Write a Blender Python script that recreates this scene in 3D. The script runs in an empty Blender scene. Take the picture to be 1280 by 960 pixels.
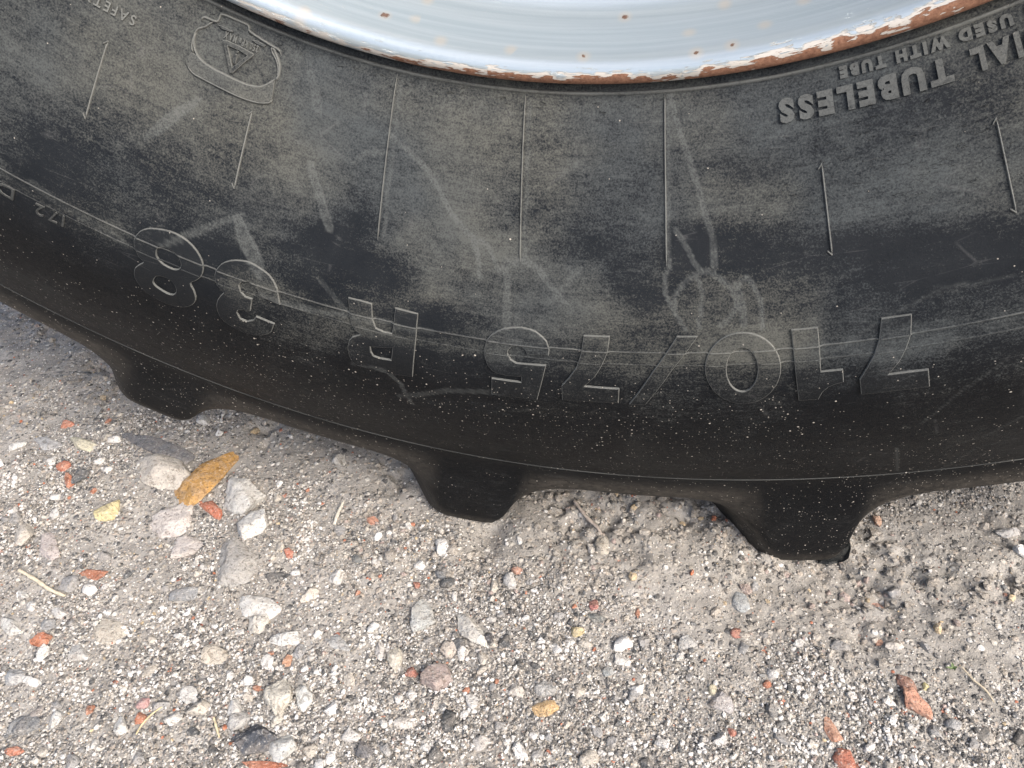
import bpy, bmesh, math, random
import numpy as np
from mathutils import Vector, Matrix

# ------------------------------------------------------------------ measured data (metres, radians)
CAM_LOC=(0.06706, -0.81135, 0.71033)
CAM_AXES=((0.978325, 0.192215, -0.077028), (-0.078304, 0.68776, 0.721703), (0.191699, -0.700028, 0.687904))
CAM_LENS=29.1654
SIDE_PROFILE=[(0.508, -0.3), (0.512, -0.31), (0.5182, -0.3167), (0.535, -0.3275), (0.56, -0.34), (0.59, -0.3535), (0.62, -0.3655), (0.648, -0.375), (0.675, -0.38), (0.71, -0.3805), (0.75, -0.3745), (0.79, -0.362), (0.83, -0.3435), (0.86, -0.3275), (0.8853, -0.3135)]
DIGITS=[('8', [(-0.48416, 0.19104), (-0.48256, 0.18729), (-0.47994, 0.18343), (-0.47638, 0.18042), (-0.47142, 0.17787), (-0.46399, 0.17565), (-0.45599, 0.17402), (-0.44942, 0.17316), (-0.44307, 0.17302), (-0.43609, 0.17364), (-0.42936, 0.17499), (-0.42343, 0.17715), (-0.41835, 0.17985), (-0.41434, 0.1829), (-0.41139, 0.1862), (-0.40953, 0.18945), (-0.40873, 0.19285), (-0.40899, 0.19667), (-0.41022, 0.20042), (-0.41251, 0.20353), (-0.41532, 0.20629), (-0.41869, 0.2087), (-0.42092, 0.21104), (-0.41945, 0.21359), (-0.41693, 0.21641), (-0.41518, 0.21986), (-0.41412, 0.22348), (-0.41432, 0.22682), (-0.41557, 0.23009), (-0.41786, 0.23344), (-0.42119, 0.23663), (-0.42551, 0.23944), (-0.43094, 0.24178), (-0.43804, 0.24354), (-0.44552, 0.2445), (-0.45217, 0.24424), (-0.4584, 0.24314), (-0.46432, 0.24156), (-0.46963, 0.23927), (-0.47419, 0.23599), (-0.47773, 0.23232), (-0.47985, 0.22872), (-0.48084, 0.22511), (-0.48091, 0.22155), (-0.47997, 0.21813), (-0.47753, 0.21484), (-0.47485, 0.21203), (-0.47276, 0.21024), (-0.47195, 0.20886), (-0.47402, 0.20768), (-0.4771, 0.20614), (-0.47985, 0.20326), (-0.48224, 0.20014), (-0.48358, 0.19759), (-0.48427, 0.19525), (-0.48461, 0.19333)], [[(-0.45974, 0.19655), (-0.45992, 0.19371), (-0.45898, 0.19098), (-0.45654, 0.18909), (-0.45297, 0.18789), (-0.44814, 0.18747), (-0.44316, 0.18789), (-0.43916, 0.18941), (-0.436, 0.19159), (-0.43384, 0.1941), (-0.4328, 0.19677), (-0.43311, 0.19942), (-0.43461, 0.20171), (-0.43724, 0.20321), (-0.44087, 0.20399), (-0.44581, 0.20395), (-0.45072, 0.20326), (-0.45417, 0.20205), (-0.45676, 0.20044), (-0.45868, 0.19867)], [(-0.46029, 0.22431), (-0.45934, 0.22116), (-0.4574, 0.21814), (-0.4546, 0.21631), (-0.45114, 0.21526), (-0.44706, 0.21494), (-0.44302, 0.21547), (-0.43963, 0.21711), (-0.43707, 0.21949), (-0.43577, 0.22245), (-0.43566, 0.22555), (-0.43689, 0.22833), (-0.43909, 0.23049), (-0.44203, 0.23146), (-0.44554, 0.23159), (-0.44969, 0.23097), (-0.45365, 0.22995), (-0.4565, 0.22899), (-0.45855, 0.2278), (-0.45991, 0.22632)]]), ('3', [(-0.32357, 0.20109), (-0.32662, 0.19205), (-0.32837, 0.18707), (-0.3333, 0.18175), (-0.33801, 0.17846), (-0.34426, 0.17626), (-0.35645, 0.17377), (-0.36323, 0.1733), (-0.36973, 0.17414), (-0.3769, 0.1757), (-0.38234, 0.17757), (-0.38762, 0.18034), (-0.39122, 0.18334), (-0.39422, 0.18717), (-0.39583, 0.1908), (-0.39649, 0.19447), (-0.39519, 0.19973), (-0.3918, 0.20369), (-0.38489, 0.20733), (-0.38858, 0.21239), (-0.39106, 0.2172), (-0.39209, 0.22331), (-0.39115, 0.22807), (-0.38864, 0.23415), (-0.38375, 0.23857), (-0.37887, 0.24086), (-0.37399, 0.24207), (-0.36829, 0.24354), (-0.36258, 0.24409), (-0.3511, 0.24294), (-0.34451, 0.24113), (-0.33955, 0.2385), (-0.3346, 0.2352), (-0.33213, 0.23251), (-0.32848, 0.22179), (-0.33804, 0.22112), (-0.34875, 0.22026), (-0.35189, 0.22551), (-0.35922, 0.22954), (-0.36578, 0.22882), (-0.3695, 0.22334), (-0.36847, 0.21999), (-0.36281, 0.21804), (-0.355, 0.21637), (-0.35388, 0.20411), (-0.3613, 0.20418), (-0.36706, 0.20086), (-0.36958, 0.19593), (-0.3668, 0.19161), (-0.36041, 0.18975), (-0.35359, 0.19123), (-0.34903, 0.19479), (-0.34692, 0.19913), (-0.33441, 0.20011)], []), ('R', [(-0.19872, 0.17652), (-0.17337, 0.17739), (-0.17408, 0.19833), (-0.17781, 0.2409), (-0.20769, 0.24351), (-0.22671, 0.24301), (-0.23844, 0.24268), (-0.24363, 0.23948), (-0.24703, 0.23293), (-0.24846, 0.224), (-0.2471, 0.21635), (-0.24369, 0.21189), (-0.23501, 0.20742), (-0.24106, 0.20456), (-0.24489, 0.19973), (-0.24785, 0.19163), (-0.25056, 0.17742), (-0.23653, 0.17718), (-0.22453, 0.17765), (-0.22243, 0.19004), (-0.21835, 0.19788), (-0.20999, 0.19949), (-0.20054, 0.19941), (-0.19915, 0.18807)], [[(-0.22352, 0.21687), (-0.21178, 0.21531), (-0.19947, 0.21319), (-0.20087, 0.22655), (-0.21319, 0.22739), (-0.21994, 0.22661), (-0.22287, 0.22251)]]), ('5', [(-0.09265, 0.22576), (-0.09337, 0.24509), (-0.07057, 0.24464), (-0.04512, 0.24423), (-0.03453, 0.20585), (-0.0467, 0.20623), (-0.05807, 0.20664), (-0.06605, 0.20674), (-0.07176, 0.2043), (-0.07521, 0.19915), (-0.07437, 0.19537), (-0.07096, 0.19235), (-0.06524, 0.19081), (-0.06036, 0.19129), (-0.05662, 0.19355), (-0.05461, 0.19748), (-0.0316, 0.19638), (-0.03101, 0.19131), (-0.03387, 0.18459), (-0.03819, 0.18112), (-0.04544, 0.1773), (-0.05267, 0.17572), (-0.06133, 0.17514), (-0.06997, 0.1759), (-0.08002, 0.1777), (-0.08714, 0.18062), (-0.09422, 0.18501), (-0.09842, 0.19017), (-0.10056, 0.19846), (-0.09962, 0.20595), (-0.09674, 0.21271), (-0.09191, 0.21754), (-0.08536, 0.22001), (-0.07537, 0.22065), (-0.06112, 0.21967), (-0.0613, 0.2258)], []), ('7', [(0.00483, 0.17716), (0.03221, 0.17691), (0.02975, 0.19003), (0.02334, 0.20226), (0.01609, 0.21288), (0.00464, 0.22332), (0.02253, 0.22376), (0.04028, 0.22385), (0.03864, 0.23972), (0.01073, 0.24024), (-0.01921, 0.24097), (-0.01904, 0.22483), (-0.01032, 0.21478), (-0.00309, 0.2051), (0.00191, 0.19258)], []), ('/', [(0.10005, 0.17602), (0.12086, 0.17629), (0.09395, 0.2044), (0.06594, 0.23979), (0.04896, 0.24063), (0.07539, 0.20461)], []), ('0', [(0.19809, 0.20533), (0.19724, 0.21026), (0.19555, 0.21516), (0.19306, 0.21994), (0.18983, 0.22448), (0.18593, 0.22863), (0.18145, 0.23223), (0.17651, 0.23514), (0.17122, 0.23726), (0.1657, 0.23848), (0.16008, 0.23876), (0.15451, 0.23807), (0.14912, 0.23645), (0.14404, 0.23394), (0.1394, 0.23065), (0.13531, 0.2267), (0.13188, 0.22224), (0.12919, 0.21745), (0.1273, 0.21246), (0.12628, 0.2074), (0.12615, 0.20238), (0.12691, 0.19752), (0.12857, 0.19292), (0.13107, 0.18867), (0.13436, 0.18489), (0.13836, 0.18164), (0.14296, 0.17897), (0.14804, 0.17692), (0.15349, 0.17551), (0.15915, 0.17476), (0.16488, 0.17469), (0.17054, 0.17528), (0.17597, 0.17652), (0.18104, 0.1784), (0.18563, 0.18087), (0.18962, 0.18391), (0.19293, 0.18747), (0.19548, 0.19148), (0.19721, 0.19586), (0.19808, 0.2005)], [[(0.17632, 0.2054), (0.17561, 0.20978), (0.1742, 0.21402), (0.17216, 0.2179), (0.1696, 0.2212), (0.16665, 0.22371), (0.16344, 0.22524), (0.16014, 0.22568), (0.15691, 0.22499), (0.15391, 0.22322), (0.1513, 0.2205), (0.14919, 0.21701), (0.1477, 0.21298), (0.14691, 0.20863), (0.14685, 0.20421), (0.14752, 0.19992), (0.14892, 0.19597), (0.15095, 0.19252), (0.15352, 0.18972), (0.15651, 0.1877), (0.15976, 0.18651), (0.1631, 0.18621), (0.16636, 0.1868), (0.16937, 0.18825), (0.17199, 0.19052), (0.17408, 0.1935), (0.17554, 0.19708), (0.1763, 0.20111)]]), ('1', [(0.21011, 0.17535), (0.22257, 0.17541), (0.2349, 0.17557), (0.23467, 0.1922), (0.23386, 0.2111), (0.25332, 0.21114), (0.25304, 0.22262), (0.24605, 0.22393), (0.23921, 0.22623), (0.23349, 0.23093), (0.22944, 0.23829), (0.21138, 0.23804), (0.21061, 0.2041)], []), ('7', [(0.29101, 0.17498), (0.30394, 0.17514), (0.31719, 0.17545), (0.31453, 0.18971), (0.30941, 0.19971), (0.30235, 0.21009), (0.29187, 0.2203), (0.3083, 0.22046), (0.32517, 0.22094), (0.3246, 0.23752), (0.29669, 0.23728), (0.26672, 0.23722), (0.26673, 0.22187), (0.27392, 0.21215), (0.28098, 0.20211), (0.28677, 0.19063)], [])]
EMBLEM={'ridge': [([(-0.47785, 0.03305), (-0.47806, 0.03144), (-0.47568, 0.03023), (-0.47002, 0.02996), (-0.46131, 0.02941), (-0.45955, 0.02702), (-0.45795, 0.02399), (-0.44203, 0.0235), (-0.42723, 0.02347), (-0.42344, 0.02474), (-0.42152, 0.02658), (-0.40797, 0.02816), (-0.39237, 0.02957), (-0.38222, 0.03053), (-0.37784, 0.0331)], 0.002), ([(-0.46513, 0.03027), (-0.4716, 0.03526), (-0.47877, 0.03872), (-0.48033, 0.04427), (-0.479, 0.05002), (-0.47582, 0.05303)], 0.0018), ([(-0.47927, 0.03908), (-0.47951, 0.04444), (-0.47653, 0.04939), (-0.46971, 0.05376), (-0.46141, 0.05589), (-0.44936, 0.05714), (-0.43494, 0.05753), (-0.42045, 0.05801), (-0.40624, 0.05791), (-0.3928, 0.05618), (-0.38452, 0.05256), (-0.37701, 0.04728)], 0.002), ([(-0.39073, 0.02984), (-0.38306, 0.03428), (-0.37685, 0.03902), (-0.37473, 0.04458), (-0.37699, 0.04878)], 0.0024), ([(-0.39179, 0.03006), (-0.38881, 0.03319), (-0.38159, 0.03697), (-0.37676, 0.04199), (-0.37603, 0.04634)], 0.0018), ([(-0.47957, 0.06131), (-0.4692, 0.06481), (-0.45897, 0.06553), (-0.4332, 0.06636), (-0.41036, 0.06689), (-0.39098, 0.06597), (-0.37797, 0.0634), (-0.37477, 0.06046)], 0.0016)], 'band': ([(-0.47957, 0.06131), (-0.48067, 0.05812), (-0.47706, 0.05334), (-0.46971, 0.05376), (-0.46141, 0.05589), (-0.44936, 0.05714), (-0.43494, 0.05753), (-0.42045, 0.05801), (-0.40624, 0.05791), (-0.3928, 0.05618), (-0.38452, 0.05256), (-0.37765, 0.04892), (-0.37599, 0.0569), (-0.37568, 0.06064), (-0.37797, 0.0634), (-0.39108, 0.06576), (-0.41046, 0.06668), (-0.43331, 0.06615), (-0.45912, 0.06526), (-0.46931, 0.0646)], []), 'tri': ([(-0.44721, 0.03826), (-0.44351, 0.03717), (-0.42596, 0.03731), (-0.40907, 0.03828), (-0.40865, 0.03954), (-0.41774, 0.04677), (-0.42622, 0.05459), (-0.42949, 0.05489), (-0.43852, 0.04619)], [[(-0.44033, 0.04004), (-0.42665, 0.03986), (-0.41548, 0.04086), (-0.42233, 0.04628), (-0.42827, 0.05126), (-0.43444, 0.04525)]]), 'mark': [([(-0.4282, 0.04874), (-0.43039, 0.04734), (-0.42936, 0.04273), (-0.42649, 0.04269), (-0.42627, 0.0483)], []), ([(-0.42624, 0.04083), (-0.42626, 0.04127), (-0.42677, 0.04166), (-0.42756, 0.04184), (-0.42834, 0.04174), (-0.42881, 0.0414), (-0.42879, 0.04096), (-0.42829, 0.04057), (-0.42749, 0.04039), (-0.42671, 0.04049)], [])], 'bars': [([(-0.45804, 0.03081), (-0.45356, 0.0305), (-0.43884, 0.0306), (-0.44114, 0.03158), (-0.4525, 0.03213)], []), ([(-0.41584, 0.03097), (-0.40978, 0.03004), (-0.39829, 0.03078), (-0.39975, 0.03206), (-0.40858, 0.03204)], [])], 'text': [(-0.40553, 0.03274), (-0.44819, 0.03247), (-0.40338, 0.03543), (-0.44595, 0.0351)]}
TEXTS={'TUBELESS': [(0.38739, 0.03501), (0.21605, 0.03442), (0.38561, 0.04673), (0.21247, 0.04665)], 'AL': [(0.42243, 0.03587), (0.40479, 0.03576), (0.42338, 0.04705)], 'WITHTUBE': [(0.39005, 0.0233), (0.28184, 0.0233), (0.39078, 0.0288), (0.28269, 0.02931)], 'USED': [(0.44763, 0.02423), (0.39788, 0.02244), (0.44592, 0.0295), (0.39707, 0.02885)], 'SAFE': [(-0.5464, 0.04865), (-0.58404, 0.0505), (-0.54561, 0.05535), (-0.5656, 0.05488)], '172D': [(-0.55674, 0.20129), (-0.62201, 0.20401), (-0.55536, 0.211), (-0.61035, 0.21397)]}
MOULD_LINES=[[(-0.56637, 0.07196), (-0.56227, 0.1245)], [(-0.39455, 0.07308), (-0.39362, 0.12547)], [(-0.23601, 0.02215), (-0.22732, 0.13038)], [(-0.07533, 0.02206), (-0.06649, 0.12877)], [(0.09137, 0.02034), (0.09112, 0.12745)], [(0.25376, 0.07432), (0.2543, 0.12924)], [(0.41468, 0.07396), (0.41424, 0.12756)]]
SCUFFS=[([(-0.45418, 0.07857), (-0.47116, 0.09178), (-0.48393, 0.10368), (-0.49839, 0.11759)], 0.004, 0.55, 1), ([(-0.33937, 0.03734), (-0.32878, 0.04723), (-0.32001, 0.05859)], 0.0046, 0.3, 0), ([(-0.31621, 0.09399), (-0.30177, 0.10895), (-0.28248, 0.13033)], 0.0048, 0.45, 0), ([(-0.37833, 0.14051), (-0.41192, 0.15943), (-0.43478, 0.17313), (-0.45535, 0.18742)], 0.0027, 0.5, 1), ([(-0.3833, 0.14468), (-0.37258, 0.15596), (-0.3598, 0.16723), (-0.34823, 0.18011)], 0.0059, 0.55, -1), ([(-0.23231, 0.05994), (-0.20255, 0.06868), (-0.17904, 0.07799), (-0.15163, 0.09997), (-0.14114, 0.10646), (-0.12022, 0.11647), (-0.11287, 0.12962), (-0.10947, 0.14174)], 0.0026, 0.5, 0), ([(-0.12005, 0.11755), (-0.10532, 0.11901), (-0.09607, 0.12763), (-0.08869, 0.1371)], 0.0025, 0.45, 0), ([(-0.08257, 0.12824), (-0.07872, 0.14768), (-0.07747, 0.17594)], 0.0038, 0.4, 0), ([(-0.08706, 0.13585), (-0.07532, 0.12938), (-0.06219, 0.12739), (-0.05044, 0.12998), (-0.04211, 0.13505), (-0.0274, 0.14602), (-0.01578, 0.154)], 0.0033, 0.45, 0), ([(-0.00061, 0.12935), (-0.01965, 0.14564), (-0.02954, 0.15357)], 0.0032, 0.3, 0), ([(0.09784, 0.02295), (0.10827, 0.04447), (0.11815, 0.06148), (0.12674, 0.07877), (0.13402, 0.09785), (0.13915, 0.10814), (0.14003, 0.11943), (0.14018, 0.12933)], 0.0029, 0.42, 0), ([(0.10186, 0.10429), (0.11233, 0.11483), (0.11929, 0.12492), (0.12632, 0.13093)], 0.0025, 0.5, 0), ([(0.09239, 0.07509), (0.0922, 0.11799), (0.09444, 0.1275), (0.08842, 0.13543), (0.08979, 0.14631), (0.09601, 0.15582), (0.10896, 0.17224)], 0.0022, 0.5, 0), ([(0.09829, 0.15982), (0.09783, 0.15026), (0.10296, 0.14321), (0.113, 0.13694), (0.12296, 0.13294), (0.13514, 0.13229), (0.14759, 0.13809), (0.15804, 0.14656), (0.16197, 0.156), (0.15274, 0.16462), (0.14299, 0.17006)], 0.0026, 0.5, 0), ([(0.12279, 0.13613), (0.12639, 0.14429), (0.12579, 0.15524), (0.12174, 0.17067)], 0.0023, 0.5, 0), ([(0.16217, 0.14408), (0.16653, 0.13898), (0.17214, 0.1377), (0.17787, 0.14331), (0.18311, 0.15327), (0.18277, 0.17301)], 0.0025, 0.5, 0), ([(0.1616, 0.14138), (0.16594, 0.15509), (0.1662, 0.1704)], 0.003, 0.4, 0), ([(-0.26744, 0.08312), (-0.25823, 0.07593), (-0.2373, 0.07196)], 0.0032, 0.35, 0), ([(-0.25436, 0.19288), (-0.21911, 0.19138), (-0.15757, 0.19135)], 0.0029, 0.4, 0), ([(-0.34227, 0.19873), (-0.29815, 0.19811), (-0.25418, 0.19506)], 0.0034, 0.45, 0), ([(-0.21119, 0.23997), (-0.19259, 0.25372), (-0.18173, 0.28429)], 0.0025, 0.4, 0), ([(-0.2445, 0.24448), (-0.21813, 0.23887), (-0.20784, 0.24413)], 0.0019, 0.3, 0), ([(-0.19394, 0.27467), (-0.14058, 0.25129), (-0.08887, 0.24297)], 0.0039, 0.3, 0), ([(0.3882, 0.22436), (0.34824, 0.24996), (0.31378, 0.28505)], 0.0009, 0.3, 0), ([(0.3947, 0.29557), (0.36468, 0.32337), (0.3325, 0.34113)], 0.0009, 0.3, 0), ([(0.32625, 0.42434), (0.35845, 0.35241), (0.3898, 0.34139)], 0.0009, 0.25, 0), ([(0.29255, 0.32742), (0.29338, 0.40561)], 0.0011, 0.4, 0), ([(0.24518, 0.19647), (0.28991, 0.17671), (0.34674, 0.16266), (0.40431, 0.16498)], 0.0015, 0.2, 0), ([(-0.59416, 0.18869), (-0.54254, 0.19499), (-0.49919, 0.1995)], 0.0049, 0.2, 0), ([(-0.28393, 0.17038), (-0.25479, 0.1879), (-0.21827, 0.20631)], 0.0028, 0.25, 0), ([(-0.22958, 0.02539), (-0.22458, 0.07421), (-0.22173, 0.12671)], 0.0021, 0.3, 0), ([(-0.06973, 0.02523), (-0.06484, 0.07352), (-0.06152, 0.12515)], 0.002, 0.3, 0), ([(0.09507, 0.02284), (0.09551, 0.07225), (0.09535, 0.12487)], 0.0019, 0.3, 0)]
DUST_PATCHES=[(-0.6148, 0.1044, 0.0462, 0.0299, -0.546, 0.25), (-0.5916, 0.1484, 0.0324, 0.0275, -0.536, -0.05), (-0.4991, 0.0831, 0.042, 0.0301, -0.443, 0.12), (-0.5981, 0.2136, 0.0528, 0.0378, -0.612, -0.35), (-0.5172, 0.1614, 0.0341, 0.0177, -0.478, 0.12), (-0.4304, 0.1964, 0.0506, 0.0343, -0.446, -0.6), (-0.2577, 0.1266, 0.0253, 0.0337, -0.254, -0.5), (-0.3177, 0.0845, 0.0325, 0.0312, -0.291, 0.1), (-0.3593, 0.1262, 0.0224, 0.0166, -0.338, -0.15), (-0.1606, 0.0633, 0.0371, 0.0458, -0.15, 0.2), (-0.1283, 0.135, 0.0666, 0.0342, -0.137, 0.35), (-0.0218, 0.1385, 0.0591, 0.0339, -0.055, 0.35), (-0.0289, 0.1678, 0.0881, 0.0251, -0.066, 0.3), (0.0031, 0.1158, 0.0472, 0.0187, -0.028, -0.55), (0.0466, 0.1338, 0.0209, 0.0164, -0.009, -0.45), (-0.0299, 0.0457, 0.0406, 0.0293, -0.03, 0.15), (0.0092, 0.067, 0.0405, 0.0109, -0.005, 0.25), (0.1754, 0.0719, 0.028, 0.0095, 0.135, -0.35), (0.1811, 0.0951, 0.0282, 0.0078, 0.128, 0.2), (0.1935, 0.1276, 0.0564, 0.0233, 0.132, -0.6), (0.1052, 0.1261, 0.0202, 0.0267, 0.044, -0.5), (0.3312, 0.1398, 0.0546, 0.0248, 0.25, -0.5), (0.2734, 0.1051, 0.0264, 0.0096, 0.206, 0.2), (0.2053, 0.0348, 0.0314, 0.0181, 0.187, 0.2), (0.3363, 0.0604, 0.0446, 0.0153, 0.303, -0.2), (0.3427, 0.0911, 0.0328, 0.0113, 0.283, 0.15), (0.2678, 0.1368, 0.027, 0.0101, 0.183, 0.1), (0.4114, 0.0347, 0.0302, 0.0123, 0.395, -0.1), (0.1421, 0.1834, 0.0511, 0.0163, 0.063, 0.35), (0.3208, 0.1994, 0.0272, 0.0184, 0.231, 0.45), (0.2181, 0.1783, 0.029, 0.0153, 0.127, 0.35), (0.3914, 0.116, 0.0238, 0.0183, 0.312, -0.1), (-0.3431, 0.1915, 0.0312, 0.0259, -0.375, 0.3), (-0.2863, 0.1583, 0.0291, 0.0371, -0.288, -0.4), (-0.2968, 0.2266, 0.0403, 0.0189, -0.389, 0.3), (-0.1572, 0.2367, 0.039, 0.0256, -0.276, -0.3), (-0.1052, 0.2021, 0.0478, 0.0235, -0.175, 0.15), (-0.4704, 0.0487, 0.0256, 0.0192, -0.423, 0.1), (-0.2149, 0.1548, 0.0288, 0.021, -0.228, -0.5), (-0.1669, 0.1823, 0.0356, 0.0173, -0.211, -0.45), (0.3878, 0.1542, 0.0323, 0.025, 0.291, -0.4), (0.0675, 0.1485, 0.0235, 0.0169, 0.003, -0.4), (-0.5848, 0.1645, 0.0337, 0.0235, -0.539, -0.25), (-0.3947, 0.1058, 0.0274, 0.0159, -0.362, -0.2), (0.2727, 0.0696, 0.0388, 0.0114, 0.232, -0.25), (0.1227, 0.106, 0.0197, 0.0153, 0.068, -0.3), (-0.1249, 0.0503, 0.0313, 0.0149, -0.118, 0.15), (0.3767, 0.0496, 0.0236, 0.0127, 0.343, -0.2)]
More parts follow.
